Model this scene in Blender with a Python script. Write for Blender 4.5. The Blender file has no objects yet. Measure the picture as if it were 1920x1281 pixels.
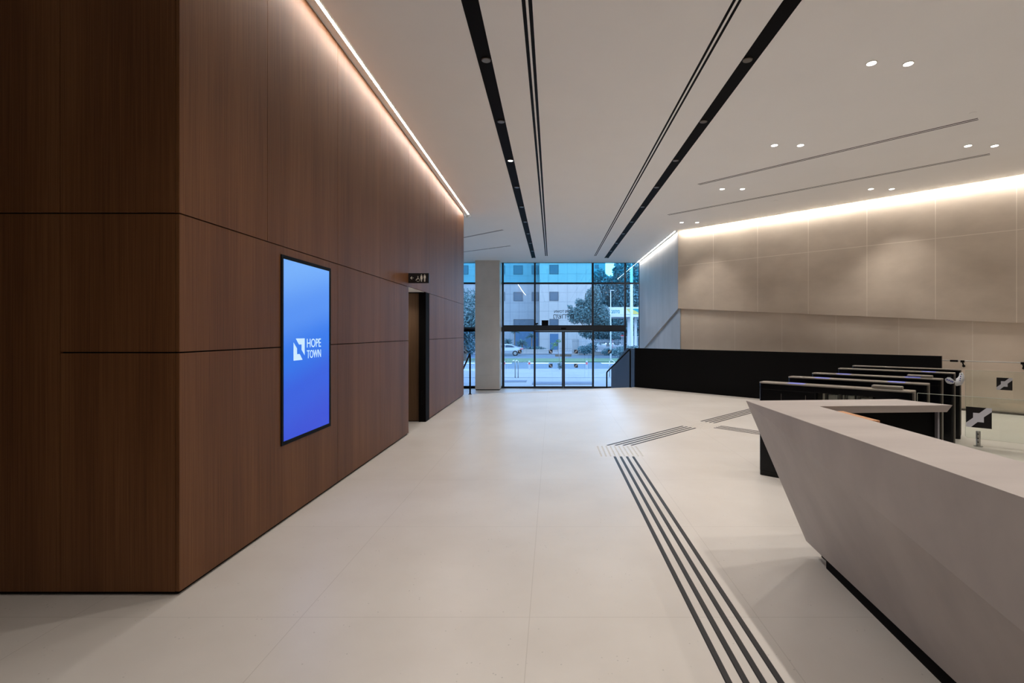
import bpy, bmesh, math, random
from mathutils import Vector, Matrix

random.seed(7)
S = bpy.context.scene
COL = S.collection
R = math.radians
PI = math.pi

# ------------------------------------------------------------------ camera
FPX = 930.0
CXP, CYP = 1035.5, 624.5
EYE = 1.5
cd = bpy.data.cameras.new('camera')
cam = bpy.data.objects.new('camera', cd)
COL.objects.link(cam)
cam.location = (0, 0, EYE)
cam.rotation_euler = (R(90), 0, 0)
cd.sensor_width = 36.0
cd.lens = FPX / 1920 * 36.0
cd.shift_x = -(CXP - 960) / 1920
cd.shift_y = -(640.5 - CYP) / 1920
cd.clip_start = 0.05
cd.clip_end = 400
S.camera = cam

# ------------------------------------------------------------------ world and exposure
w = bpy.data.worlds.new('world')
S.world = w
w.use_nodes = True
wn = w.node_tree.nodes
bg = wn['Background']
bg.inputs['Color'].default_value = (0.49, 0.745, 1.0, 1)
bg.inputs['Strength'].default_value = 5.7
S.view_settings.view_transform = 'Standard'
S.view_settings.look = 'None'
S.view_settings.gamma = 1.0
S.view_settings.use_curve_mapping = False
S.view_settings.exposure = 0.17

LED_POWER = 66.0          # emission strength of the cove strip on the walnut wall
LED_POWER_STONE = 86.0   # the stronger strips over the stone wall
SPOT_POWER = 68.0         # downlights in the black channels
DOWN_POWER = 50.0         # flush downlights over the gates, also the added spots out of view
LAMP_COLOR = (1.0, 0.935, 0.87)
LED_COLOR = (1.0, 0.945, 0.89)

HC = 2.855                # ceiling above the eye
CEIL = EYE + HC
LOW = -0.75               # entrance level
FAC = 20.2                # facade plane


def CP(x, y):             # photo pixel on the ceiling
    Y = HC * FPX / (CYP - y)
    return Vector(((x - CXP) * Y / FPX, Y))


def FP(x, y, z=0.0):      # photo pixel on a level surface below the eye
    Y = (EYE - z) * FPX / (y - CYP)
    return Vector(((x - CXP) * Y / FPX, Y))


# ------------------------------------------------------------------ materials
def lin(c):
    c /= 255.0
    return c / 12.92 if c <= 0.04045 else ((c + 0.055) / 1.055) ** 2.4


def rgb(r, g, b):
    return (lin(r), lin(g), lin(b), 1)


def new_mat(name):
    m = bpy.data.materials.new(name)
    m.use_nodes = True
    nt = m.node_tree
    return m, nt, nt.nodes, nt.links, nt.nodes['Principled BSDF']


def plain(name, col, rough=0.5, metal=0.0, spec=0.5, noise=0.06, scale=6.0):
    m, nt, N, L, P = new_mat(name)
    P.inputs['Roughness'].default_value = rough
    P.inputs['Metallic'].default_value = metal
    P.inputs['Specular IOR Level'].default_value = spec
    if noise > 0:
        tc = N.new('ShaderNodeTexCoord')
        nz = N.new('ShaderNodeTexNoise')
        nz.inputs['Scale'].default_value = scale
        nz.inputs['Detail'].default_value = 4
        L.new(tc.outputs['Object'], nz.inputs['Vector'])
        mx = N.new('ShaderNodeMix')
        mx.data_type = 'RGBA'
        mx.inputs[6].default_value = tuple(c * (1 - noise) for c in col[:3]) + (1,)
        mx.inputs[7].default_value = tuple(min(1, c * (1 + noise)) for c in col[:3]) + (1,)
        L.new(nz.outputs['Fac'], mx.inputs[0])
        L.new(mx.outputs[2], P.inputs['Base Color'])
    else:
        P.inputs['Base Color'].default_value = col
    return m


def emit(name, col, strength):
    m, nt, N, L, P = new_mat(name)
    P.inputs['Base Color'].default_value = (0.8, 0.8, 0.8, 1)
    P.inputs['Emission Color'].default_value = tuple(col[:3]) + (1,)
    P.inputs['Emission Strength'].default_value = strength
    return m


def glass(name, tint, refl=1.0, rough=0.0):
    m, nt, N, L, P = new_mat(name)
    N.remove(P)
    out = [n for n in N if n.type == 'OUTPUT_MATERIAL'][0]
    tr = N.new('ShaderNodeBsdfTransparent')
    tr.inputs['Color'].default_value = tuple(tint) + (1,)
    gl = N.new('ShaderNodeBsdfGlossy')
    gl.inputs['Roughness'].default_value = rough
    fr = N.new('ShaderNodeFresnel')
    fr.inputs['IOR'].default_value = 1.5
    mt = N.new('ShaderNodeMath')
    mt.operation = 'MULTIPLY'
    mt.inputs[1].default_value = refl
    mix = N.new('ShaderNodeMixShader')
    L.new(fr.outputs[0], mt.inputs[0])
    L.new(mt.outputs[0], mix.inputs[0])
    L.new(tr.outputs[0], mix.inputs[1])
    L.new(gl.outputs[0], mix.inputs[2])
    L.new(mix.outputs[0], out.inputs['Surface'])
    return m


def line_mask(N, L, sock, period, offset, half):
    """1 where fract((v-offset)/period) lies within half (metres) of a joint"""
    a = N.new('ShaderNodeMath'); a.operation = 'SUBTRACT'; a.inputs[1].default_value = offset - period / 2
    L.new(sock, a.inputs[0])
    b = N.new('ShaderNodeMath'); b.operation = 'FLOORED_MODULO'; b.inputs[1].default_value = period
    L.new(a.outputs[0], b.inputs[0])
    c = N.new('ShaderNodeMath'); c.operation = 'SUBTRACT'; c.inputs[1].default_value = period / 2
    L.new(b.outputs[0], c.inputs[0])
    d = N.new('ShaderNodeMath'); d.operation = 'ABSOLUTE'
    L.new(c.outputs[0], d.inputs[0])
    e = N.new('ShaderNodeMath'); e.operation = 'LESS_THAN'; e.inputs[1].default_value = half
    L.new(d.outputs[0], e.inputs[0])
    return e.outputs[0]


def vmax(N, L, a, b):
    m = N.new('ShaderNodeMath'); m.operation = 'MAXIMUM'
    L.new(a, m.inputs[0]); L.new(b, m.inputs[1])
    return m.outputs[0]


def tiled(name, c1, c2, cj, px, ox, py, oy, half=0.0025, axes=('X', 'Y'), rough=0.4, cloud=0.8, specks=False, bump=0.0, stretch=(1, 1, 1), jmix=1.0, spec=0.5):
    m, nt, N, L, P = new_mat(name)
    tc = N.new('ShaderNodeTexCoord')
    sp = N.new('ShaderNodeSeparateXYZ')
    L.new(tc.outputs['Object'], sp.inputs[0])
    mp = N.new('ShaderNodeMapping')
    mp.inputs['Scale'].default_value = stretch
    L.new(tc.outputs['Object'], mp.inputs[0])
    nz = N.new('ShaderNodeTexNoise')
    nz.inputs['Scale'].default_value = cloud
    nz.inputs['Detail'].default_value = 6
    nz.inputs['Roughness'].default_value = 0.55
    L.new(mp.outputs[0], nz.inputs['Vector'])
    cr = N.new('ShaderNodeMapRange')
    cr.inputs['From Min'].default_value = 0.35
    cr.inputs['From Max'].default_value = 0.65
    L.new(nz.outputs['Fac'], cr.inputs['Value'])
    mx = N.new('ShaderNodeMix'); mx.data_type = 'RGBA'
    mx.inputs[6].default_value = c1; mx.inputs[7].default_value = c2
    L.new(cr.outputs[0], mx.inputs[0])
    col = mx.outputs[2]
    if specks:
        vo = N.new('ShaderNodeTexVoronoi'); vo.inputs['Scale'].default_value = 34
        L.new(tc.outputs['Object'], vo.inputs['Vector'])
        lt = N.new('ShaderNodeMath'); lt.operation = 'LESS_THAN'; lt.inputs[1].default_value = 0.13
        L.new(vo.outputs['Distance'], lt.inputs[0])
        n2 = N.new('ShaderNodeTexNoise'); n2.inputs['Scale'].default_value = 9
        L.new(tc.outputs['Object'], n2.inputs['Vector'])
        gt = N.new('ShaderNodeMath'); gt.operation = 'GREATER_THAN'; gt.inputs[1].default_value = 0.6
        L.new(n2.outputs['Fac'], gt.inputs[0])
        ml = N.new('ShaderNodeMath'); ml.operation = 'MULTIPLY'
        L.new(lt.outputs[0], ml.inputs[0]); L.new(gt.outputs[0], ml.inputs[1])
        ms = N.new('ShaderNodeMath'); ms.operation = 'MULTIPLY'; ms.inputs[1].default_value = 0.45
        L.new(ml.outputs[0], ms.inputs[0])
        m2 = N.new('ShaderNodeMix'); m2.data_type = 'RGBA'
        L.new(ms.outputs[0], m2.inputs[0]); L.new(col, m2.inputs[6])
        m2.inputs[7].default_value = tuple(v * 0.45 for v in c1[:3]) + (1,)
        col = m2.outputs[2]
    mask = None
    if px:
        mask = line_mask(N, L, sp.outputs[axes[0]], px, ox, half)
    if py:
        k = line_mask(N, L, sp.outputs[axes[1]], py, oy, half)
        mask = k if mask is None else vmax(N, L, mask, k)
    if mask is not None:
        mj = N.new('ShaderNodeMath'); mj.operation = 'MULTIPLY'; mj.inputs[1].default_value = jmix
        L.new(mask, mj.inputs[0])
        m3 = N.new('ShaderNodeMix'); m3.data_type = 'RGBA'
        L.new(mj.outputs[0], m3.inputs[0]); L.new(col, m3.inputs[6]); m3.inputs[7].default_value = cj
        col = m3.outputs[2]
    L.new(col, P.inputs['Base Color'])
    P.inputs['Roughness'].default_value = rough
    P.inputs['Specular IOR Level'].default_value = spec
    if bump:
        bp = N.new('ShaderNodeBump'); bp.inputs['Strength'].default_value = bump
        bp.inputs['Distance'].default_value = 0.02
        L.new(nz.outputs['Fac'], bp.inputs['Height'])
        L.new(bp.outputs[0], P.inputs['Normal'])
    return m


def wood(name, dark, mid, light, rough=0.55):
    m, nt, N, L, P = new_mat(name)
    tc = N.new('ShaderNodeTexCoord')
    mp = N.new('ShaderNodeMapping'); mp.inputs['Scale'].default_value = (130, 130, 1.2)
    L.new(tc.outputs['Object'], mp.inputs[0])
    n1 = N.new('ShaderNodeTexNoise'); n1.inputs['Scale'].default_value = 1.0
    n1.inputs['Detail'].default_value = 6; n1.inputs['Roughness'].default_value = 0.62
    L.new(mp.outputs[0], n1.inputs['Vector'])
    mp2 = N.new('ShaderNodeMapping'); mp2.inputs['Scale'].default_value = (3.5, 3.5, 0.18)
    L.new(tc.outputs['Object'], mp2.inputs[0])
    n2 = N.new('ShaderNodeTexNoise'); n2.inputs['Scale'].default_value = 1.0; n2.inputs['Detail'].default_value = 3
    L.new(mp2.outputs[0], n2.inputs['Vector'])
    ad = N.new('ShaderNodeMath'); ad.operation = 'MULTIPLY_ADD'; ad.inputs[1].default_value = 0.45
    L.new(n2.outputs['Fac'], ad.inputs[0]); 
    sc = N.new('ShaderNodeMath'); sc.operation = 'MULTIPLY'; sc.inputs[1].default_value = 0.62
    L.new(n1.outputs['Fac'], sc.inputs[0]); L.new(sc.outputs[0], ad.inputs[2])
    cr = N.new('ShaderNodeValToRGB')
    e = cr.color_ramp.elements
    e[0].position = 0.36; e[0].color = dark
    e[1].position = 0.70; e[1].color = light
    k = cr.color_ramp.elements.new(0.53); k.color = mid
    L.new(ad.outputs[0], cr.inputs[0])
    L.new(cr.outputs[0], P.inputs['Base Color'])
    P.inputs['Roughness'].default_value = rough
    P.inputs['Specular IOR Level'].default_value = 0.25
    bp = N.new('ShaderNodeBump'); bp.inputs['Strength'].default_value = 0.12; bp.inputs['Distance'].default_value = 0.002
    L.new(n1.outputs['Fac'], bp.inputs['Height']); L.new(bp.outputs[0], P.inputs['Normal'])
    return m


M = {}
M['wood'] = wood('walnut_veneer', rgb(86, 53, 30), rgb(110, 71, 42), rgb(128, 87, 54))
M['wood_in'] = wood('alcove_veneer', rgb(78, 56, 40), rgb(106, 80, 58), rgb(124, 96, 70))
M['oak'] = wood('oak_ledge', rgb(170, 120, 84), rgb(200, 150, 112), rgb(214, 166, 128))
M['floor'] = tiled('terrazzo_floor', rgb(201, 194, 186), rgb(211, 205, 198), rgb(172, 164, 155), 1.205, 1.085, 1.225, 2.617, 0.0022, rough=0.34, cloud=0.9, specks=True, jmix=0.5, spec=0.45)
M['low_floor'] = tiled('entrance_floor', rgb(201, 194, 186), rgb(211, 205, 198), rgb(172, 164, 155), 1.2, 0, 1.2, 0, 0.0022, rough=0.34, cloud=0.9, specks=True, spec=0.45)
M['ceiling'] = plain('ceiling_plaster', rgb(243, 242, 240), 0.9, noise=0.02, scale=1.5, spec=0.2)
M['stone_up'] = tiled('stone_cladding_upper', rgb(186, 172, 156), rgb(208, 194, 177), rgb(240, 230, 216), 1.18, 1.06, 50, 3.38, 0.006, axes=('X', 'Z'), rough=0.55, cloud=0.75, stretch=(1, 1, 1.6), jmix=0.55, bump=0.05)
M['stone_low'] = tiled('stone_cladding_lower', rgb(208, 193, 176), rgb(222, 208, 191), rgb(246, 238, 226), 1.18, 0.44, 0, 0, 0.005, axes=('X', 'Z'), rough=0.55, cloud=0.75, stretch=(1, 1, 1.6), jmix=0.5, bump=0.05)  # same stone as above, lightened in colour to stand in for bounced light
M['stone_facet'] = tiled('stone_cladding_facet', rgb(166, 165, 163), rgb(180, 178, 176), rgb(180, 172, 162), 50, 25, 0, 0, 0.004, axes=('X', 'Z'), rough=0.6, cloud=0.9, stretch=(1.5, 1.5, 0.5))  # same stone turned greyer, the blue daylight partly put into its colour
M['column'] = tiled('stone_column_cladding', rgb(204, 192, 180), rgb(216, 204, 192), rgb(150, 140, 128), 0, 0, 1.35, 0.6, 0.003, axes=('X', 'Z'), rough=0.6, cloud=1.2, jmix=0.35)
M['desk'] = tiled('desk_microcement', rgb(166, 157, 153), rgb(180, 171, 166), rgb(150, 140, 130), 0, 0, 0, 0, rough=0.5, cloud=1.6, stretch=(0.6, 2.0, 1.2))
M['wall_rear'] = plain('rear_plaster', rgb(190, 186, 180), 0.8)
M['black'] = plain('black_lacquer', rgb(9, 9, 10), 0.6, noise=0.0, spec=0.1)
M['black_channel'] = plain('black_channel_metal', rgb(9, 8, 10), 0.7, noise=0.0, spec=0.1)
M['guard_panel'] = plain('guard_panel_daylight_tint', rgb(50, 70, 100), 0.4, noise=0.03)  # dark grey panel, blue daylight from the doors is painted into the colour
M['black_gloss'] = plain('black_glass_panel', rgb(6, 6, 9), 0.2, noise=0.0, spec=0.25)
M['frame'] = plain('anthracite_frame', rgb(34, 38, 44), 0.45, noise=0.03)
M['shadow_gap'] = plain('black_backing', rgb(12, 9, 8), 0.8, noise=0.0, spec=0.1)
M['steel'] = plain('brushed_steel', rgb(176, 174, 170), 0.32, 1.0, noise=0.05, scale=20)
M['steel_cap'] = plain('satin_steel_cap', rgb(150, 144, 136), 0.38, 0.85, noise=0.05, scale=14)
M['steel_dark'] = plain('dark_bronze_trim', rgb(92, 86, 80), 0.4, 0.7, noise=0.04)
M['grey_trim'] = plain('grey_trim', rgb(150, 150, 158), 0.5, noise=0.02)
M['white'] = plain('white_vinyl', rgb(200, 202, 210), 0.5, noise=0.02)
M['white_sign'] = plain('sign_white', rgb(222, 220, 210), 0.5, noise=0.01)
M['decal'] = plain('black_vinyl', rgb(10, 10, 13), 0.4, noise=0.0)
M['glass_up'] = glass('tinted_upper_glass', (0.46, 0.82, 0.95), 1.0)
M['glass_mid'] = glass('clear_facade_glass', (0.83, 0.87, 0.95), 1.0)
M['glass_low'] = glass('clear_door_glass', (0.79, 0.85, 0.95), 0.8)
M['glass_guard'] = glass('guard_glass', (0.955, 0.975, 0.955), 0.9)
M['glass_edge'] = plain('polished_glass_edge', rgb(170, 178, 168), 0.2, noise=0.0)
M['led'] = emit('led_strip', LED_COLOR, LED_POWER)
M['led_stone'] = emit('led_strip_stone', LED_COLOR, LED_POWER_STONE)
M['lamp'] = emit('lamp_lens', (1.0, 0.95, 0.88), 9.0)
M['lamp_dim'] = plain('honeycomb_lens', rgb(120, 116, 112), 0.3, 0.5, noise=0.15, scale=200)
M['lamp_glow'] = emit('lit_lens', (1.0, 0.95, 0.88), 2.2)
M['blue_led'] = emit('blue_indicator', (0.10, 0.14, 0.8), 0.55)
M['blue_led'].node_tree.nodes['Principled BSDF'].inputs['Base Color'].default_value = (0.1, 0.1, 0.14, 1)
M['slot'] = plain('slot_black', rgb(7, 7, 9), 0.6, noise=0.0, spec=0.1)
M['stud'] = plain('tactile_stud', rgb(214, 208, 198), 0.3, noise=0.03)
M['strip_floor'] = plain('tactile_rubber', rgb(38, 36, 37), 0.45, noise=0.05, spec=0.35)


def screen_mat():
    m, nt, N, L, P = new_mat('display_picture')
    tc = N.new('ShaderNodeTexCoord')
    sp = N.new('ShaderNodeSeparateXYZ')
    L.new(tc.outputs['Object'], sp.inputs[0])
    mr = N.new('ShaderNodeMapRange')
    mr.inputs['From Min'].default_value = 0.62; mr.inputs['From Max'].default_value = 2.1
    L.new(sp.outputs['Z'], mr.inputs['Value'])
    ny = N.new('ShaderNodeMath'); ny.operation = 'MULTIPLY_ADD'; ny.inputs[1].default_value = -0.16; ny.inputs[2].default_value = 0.68
    L.new(sp.outputs['Y'], ny.inputs[0])
    ad = N.new('ShaderNodeMath'); ad.operation = 'ADD'
    L.new(mr.outputs[0], ad.inputs[0]); L.new(ny.outputs[0], ad.inputs[1])
    cr = N.new('ShaderNodeValToRGB')
    cr.color_ramp.interpolation = 'EASE'
    e = cr.color_ramp.elements
    e[0].position = 0.0; e[0].color = rgb(46, 72, 204)
    e[1].position = 1.0; e[1].color = rgb(112, 168, 240)
    for p, c in ((0.28, (46, 88, 212)), (0.5, (44, 112, 224)), (0.72, (80, 138, 232))):
        k = cr.color_ramp.elements.new(p); k.color = rgb(*c)
    L.new(ad.outputs[0], cr.inputs[0])
    P.inputs['Base Color'].default_value = (0.01, 0.01, 0.012, 1)
    P.inputs['Roughness'].default_value = 0.4
    P.inputs['Specular IOR Level'].default_value = 0.15
    L.new(cr.outputs[0], P.inputs['Emission Color'])
    P.inputs['Emission Strength'].default_value = 0.95
    return m


M['screen'] = screen_mat()
M['screen_logo'] = emit('display_lettering', rgb(150, 200, 240), 0.78)

# exterior
M['plaza'] = tiled('plaza_paving', rgb(104, 106, 110), rgb(112, 115, 119), rgb(84, 88, 96), 1.2, 0, 1.2, 0, 0.01, rough=0.7, cloud=0.6, jmix=0.5)
M['asphalt'] = plain('asphalt', rgb(62, 80, 94), 0.85, noise=0.15)
M['paint'] = plain('road_paint', rgb(200, 204, 206), 0.7)
M['lawn'] = plain('lawn', rgb(64, 90, 62), 0.95, noise=0.35, scale=3)
M['bld_a'] = tiled('pale_cladding', rgb(138, 136, 134), rgb(144, 142, 140), rgb(92, 96, 102), 1.45, 0.3, 1.45, 0.35, 0.025, axes=('X', 'Z'), rough=0.6, jmix=0.7)
M['bld_b'] = tiled('grey_blue_cladding', rgb(112, 118, 124), rgb(118, 124, 129), rgb(76, 84, 94), 1.45, 0.3, 1.45, 0.35, 0.025, axes=('X', 'Z'), rough=0.6, jmix=0.7)
M['win'] = plain('dark_window_glass', rgb(50, 66, 80), 0.3, noise=0.2, scale=0.8)
M['shutter'] = plain('blue_shutter', rgb(46, 80, 108), 0.6)
M['teal'] = plain('turquoise_cladding', rgb(70, 116, 124), 0.6)
M['leaf'] = plain('foliage_hazed', rgb(76, 104, 108), 0.8, noise=0.45, scale=1.2)  # green leaves with the blue of haze and tinted glass mixed in
M['leaf2'] = plain('foliage_hazed_blue', rgb(72, 110, 118), 0.8, noise=0.5, scale=1.0)  # bluer leaf tone, distance haze and glass tint painted into it
M['leaf3'] = plain('foliage_fresh', rgb(82, 112, 62), 0.8, noise=0.4, scale=3)
M['bark'] = plain('bark', rgb(96, 82, 70), 0.9, noise=0.2)
M['car'] = plain('silver_car_paint', rgb(140, 146, 152), 0.25, 0.3, noise=0.01)
M['tyre'] = plain('tyre_rubber', rgb(24, 24, 26), 0.8)
M['red'] = plain('red_reflector', rgb(190, 40, 46), 0.5)
M['canopy_white'] = plain('canopy_white', rgb(186, 188, 190), 0.5)
M['canopy_teal'] = plain('canopy_teal', rgb(0, 128, 132), 0.5)
M['canopy_yellow'] = plain('canopy_yellow', rgb(180, 164, 84), 0.5)
M['fence'] = plain('fence_white', rgb(166, 170, 174), 0.6)
M['mat'] = plain('door_mat', rgb(74, 84, 100), 0.95)
M['pole'] = plain('galvanised_pole', rgb(160, 166, 172), 0.4, 0.3)
M['ribbon'] = plain('printed_ribbon', rgb(196, 200, 206), 0.6)
M['ribbon_ink'] = plain('ribbon_ink', rgb(60, 66, 150), 0.6)


# ------------------------------------------------------------------ mesh helpers
class MB:
    def __init__(s):
        s.v = []; s.f = []

    def add(s, vs, fs, T=None):
        o = len(s.v)
        s.v += [tuple(T @ Vector(p)) if T is not None else tuple(p) for p in vs]
        s.f += [tuple(i + o for i in f) for f in fs]
        return s

    def box(s, x0, x1, y0, y1, z0, z1, T=None):
        vs = [(x0, y0, z0), (x1, y0, z0), (x1, y1, z0), (x0, y1, z0), (x0, y0, z1), (x1, y0, z1), (x1, y1, z1), (x0, y1, z1)]
        fs = [(0, 3, 2, 1), (4, 5, 6, 7), (0, 1, 5, 4), (1, 2, 6, 5), (2, 3, 7, 6), (3, 0, 4, 7)]
        return s.add(vs, fs, T)

    def prism(s, poly, z0, z1, T=None):
        n = len(poly)
        a = sum(poly[i][0] * poly[(i + 1) % n][1] - poly[(i + 1) % n][0] * poly[i][1] for i in range(n))
        if a < 0:
            poly = poly[::-1]
        vs = [(p[0], p[1], z0) for p in poly] + [(p[0], p[1], z1) for p in poly]
        fs = [tuple(range(n))[::-1], tuple(range(n, 2 * n))] + [(i, (i + 1) % n, n + (i + 1) % n, n + i) for i in range(n)]
        return s.add(vs, fs, T)

    def tube(s, pts, r, n=10, T=None, radii=None):
        pts = [Vector(p) for p in pts]
        vs = []; fs = []
        up = Vector((0, 0, 1))
        for i, p in enumerate(pts):
            d = (pts[min(i + 1, len(pts) - 1)] - pts[max(i - 1, 0)]).normalized()
            ref = up if abs(d.z) < 0.95 else Vector((1, 0, 0))
            a = d.cross(ref).normalized(); b = d.cross(a).normalized()
            rr = radii[i] if radii else r
            for k in range(n):
                t = 2 * PI * k / n
                vs.append(tuple(p + a * math.cos(t) * rr + b * math.sin(t) * rr))
        for i in range(len(pts) - 1):
            for k in range(n):
                fs.append((i * n + k, i * n + (k + 1) % n, (i + 1) * n + (k + 1) % n, (i + 1) * n + k))
        fs.append(tuple(range(n))); fs.append(tuple(range((len(pts) - 1) * n, len(pts) * n))[::-1])
        return s.add(vs, fs, T)

    def lathe(s, prof, n=24, T=None):
        vs = []; fs = []
        for (r, z) in prof:
            for k in range(n):
                t = 2 * PI * k / n
                vs.append((r * math.cos(t), r * math.sin(t), z))
        for i in range(len(prof) - 1):
            for k in range(n):
                fs.append((i * n + k, i * n + (k + 1) % n, (i + 1) * n + (k + 1) % n, (i + 1) * n + k))
        fs.append(tuple(range(n))[::-1]); fs.append(tuple(range((len(prof) - 1) * n, len(prof) * n)))
        return s.add(vs, fs, T)

    def build(s, name, mat, parent=None, origin=None, rot=0.0, bevel=0.0, smooth=False, segs=2):
        """vertices are in the parent's space, or world space when origin is given (the object then sits at origin)"""
        me = bpy.data.meshes.new(name)
        vs = s.v
        if origin is not None:
            Ti = (Matrix.Translation(Vector(origin)) @ Matrix.Rotation(rot, 4, 'Z')).inverted()
            vs = [tuple(Ti @ Vector(p)) for p in vs]
        me.from_pydata(vs, [], s.f)
        bm = bmesh.new(); bm.from_mesh(me)
        bmesh.ops.recalc_face_normals(bm, faces=bm.faces)
        bm.to_mesh(me); bm.free()
        me.materials.append(mat)
        o = bpy.data.objects.new(name, me)
        COL.objects.link(o)
        if origin is not None:
            o.location = origin
            o.rotation_euler = (0, 0, rot)
        if parent is not None:
            o.parent = parent
        if bevel > 0:
            b = o.modifiers.new('bevel', 'BEVEL'); b.width = bevel; b.segments = segs; b.limit_method = 'ANGLE'
        if smooth:
            for p in me.polygons:
                p.use_smooth = True
        return o


def tag(o, label=None, cat=None, group=None, kind=None):
    if label: o['label'] = label
    if cat: o['category'] = cat
    if group: o['group'] = group
    if kind: o['kind'] = kind
    return o


def struct(o, label=None):
    o['kind'] = 'structure'
    if label: o['label'] = label
    return o


def empty(name, loc, rz=0.0, label=None, cat=None, group=None, kind=None):
    o = bpy.data.objects.new(name, None)
    COL.objects.link(o)
    o.empty_display_size = 0.2
    o.location = loc
    o.rotation_euler = (0, 0, rz)
    return tag(o, label, cat, group, kind)


def kids(o):
    return [c for c in bpy.data.objects if c.parent is o]


def copy_tree(o, parent=None):
    ch = kids(o)
    c = o.copy()
    COL.objects.link(c)
    c.parent = parent
    for k in ch:
        copy_tree(k, c)
    return c


def text_mesh(name, body, mat, parent, T, cap=0.1, width=None, mirror=False, extrude=0.001, bold=0.0, nub_after=None):
    cu = bpy.data.curves.new(name, 'FONT')
    cu.body = body
    cu.align_x = 'CENTER'
    cu.extrude = extrude
    cu.offset = bold
    cu.resolution_u = 3
    tmp = bpy.data.objects.new('tmp_text', cu)
    COL.objects.link(tmp)
    bpy.context.view_layer.update()
    dg = bpy.context.evaluated_depsgraph_get()
    me = bpy.data.meshes.new_from_object(tmp.evaluated_get(dg))
    bpy.data.objects.remove(tmp)
    if nub_after:                       # turns the last resh of the prefix into a dalet: its bar overhangs the stem
        cu2 = bpy.data.curves.new(name, 'FONT'); cu2.body = nub_after; cu2.align_x = 'LEFT'
        cu3 = bpy.data.curves.new(name, 'FONT'); cu3.body = body; cu3.align_x = 'LEFT'
        ext = []
        for c_ in (cu2, cu3):
            t_ = bpy.data.objects.new('tmp_text', c_); COL.objects.link(t_)
            bpy.context.view_layer.update()
            m_ = bpy.data.meshes.new_from_object(t_.evaluated_get(bpy.context.evaluated_depsgraph_get()))
            ext.append((min(v.co.x for v in m_.vertices), max(v.co.x for v in m_.vertices), max(v.co.y for v in m_.vertices)))
            bpy.data.objects.remove(t_)
        xm = min(v.co.x for v in me.vertices)
        xr = xm + (ext[0][1] - ext[1][0]); yt = 0.53 if ext[0][2] > 0.6 else ext[0][2]
        bmx = bmesh.new(); bmx.from_mesh(me)
        cub = bmesh.ops.create_cube(bmx, size=1.0, matrix=Matrix.Translation((xr + 0.01, ext[0][2] - 0.045, 0)) @ Matrix.Diagonal((0.12, 0.09, 2 * extrude, 1)))
        bmx.to_mesh(me); bmx.free()
    xs = [v.co.x for v in me.vertices]; ys = [v.co.y for v in me.vertices]
    if not xs:
        return None
    sx = sy = cap / (max(ys) - min(ys))
    if width:
        sx = width / (max(xs) - min(xs))
    cx = (max(xs) + min(xs)) / 2; y0 = min(ys)
    if mirror:
        sx = -sx
    for v in me.vertices:
        v.co = T @ Vector(((v.co.x - cx) * sx, (v.co.y - y0) * sy, v.co.z))
    me.name = name
    me.materials.clear(); me.materials.append(mat)
    o = bpy.data.objects.new(name, me)
    COL.objects.link(o)
    if parent is not None:
        o.parent = parent
    return o


UPR = Matrix.Rotation(R(90), 4, 'X')      # text plane XY -> XZ facing -Y

# ================================================================== THE SHELL
# wood volume geometry
WX = -2.13; WY0 = 2.832; WY1 = 11.93
# stair edge of the upper floor
E0 = Vector((-2.01, 12.15)); E1 = Vector((2.29, 13.74))
ed = (E1 - E0).normalized(); en = Vector((-ed.y, ed.x))        # en points to the entrance
A45 = Vector((0.7071, -0.7071)); N45 = Vector((0.7071, 0.7071))
WC = Vector((3.54, 13.96))                                     # corner of the stone wall
SEND = (12.0 - WC.x) / 0.7071
WEND = WC + A45 * SEND
BW0 = Vector((2.29, 13.74)); BW1 = Vector((7.046, 8.983))      # black balustrade

# upper floor
fl_end = WEND + N45 * 0.0
low_line = WC + N45 * 0.07
sR = 5.6
pR = low_line + A45 * sR
pE = low_line + A45 * SEND
fpoly = [(-9, -5), (12, -5), (12, pE.y), (pR.x, pR.y), (BW1.x + 0.05, BW1.y - 0.05), (BW0.x, BW0.y), (E0.x, E0.y), (-3.4, E0.y - 1.39 * ed.y / ed.x), (-9, E0.y - 6.99 * ed.y / ed.x)]
struct(MB().prism(fpoly, -0.12, 0.0).build('floor', M['floor'], origin=(0, 0, 0)), 'pale terrazzo floor in large slabs')
# entrance level and the ramp behind the black balustrade
struct(MB().prism([(-9, 9.0), (-3.4, 11.4), (E0.x, E0.y + 0.02), (2.4, 13.4), (3.7, 13.4), (3.7, FAC + 0.15), (-9, FAC + 0.15)], LOW - 0.12, LOW).build('floor', M['low_floor'], origin=(0, 0, LOW)), 'lower entrance floor inside the glass front')
rm = MB()
a0 = BW1 + N45 * 0.02; b0 = pR; a1 = BW0 + A45 * 0.2; b1 = low_line + A45 * 0.3
rm.add([(a0.x, a0.y, 0), (b0.x, b0.y, 0), (b1.x, b1.y, LOW), (a1.x, a1.y, LOW), (a0.x, a0.y, -0.9), (b0.x, b0.y, -0.9), (b1.x, b1.y, -0.9), (a1.x, a1.y, -0.9)],
       [(0, 1, 2, 3), (7, 6, 5, 4), (0, 4, 5, 1), (1, 5, 6, 2), (2, 6, 7, 3), (3, 7, 4, 0)])
struct(rm.build('floor', M['low_floor'], origin=(a0.x, a0.y, 0)), 'ramp down to the entrance')
# steps down to the entrance
stp = MB()
for k in range(4):
    z1 = -0.15 * (k + 1)
    d0 = 0.0 + 0.3 * k; d1 = 0.3 * (k + 1)
    p = [E0 + en * d0 - ed * 1.4, E1 + en * d0 - ed * 0.02, E1 + en * d1 - ed * 0.02, E0 + en * d1 - ed * 1.4]
    stp.prism([(q.x, q.y) for q in p], LOW + 0.001, z1)
struct(stp.build('floor', M['low_floor'], origin=(E0.x, E0.y, LOW)), 'four pale stone steps down to the entrance')

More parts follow.
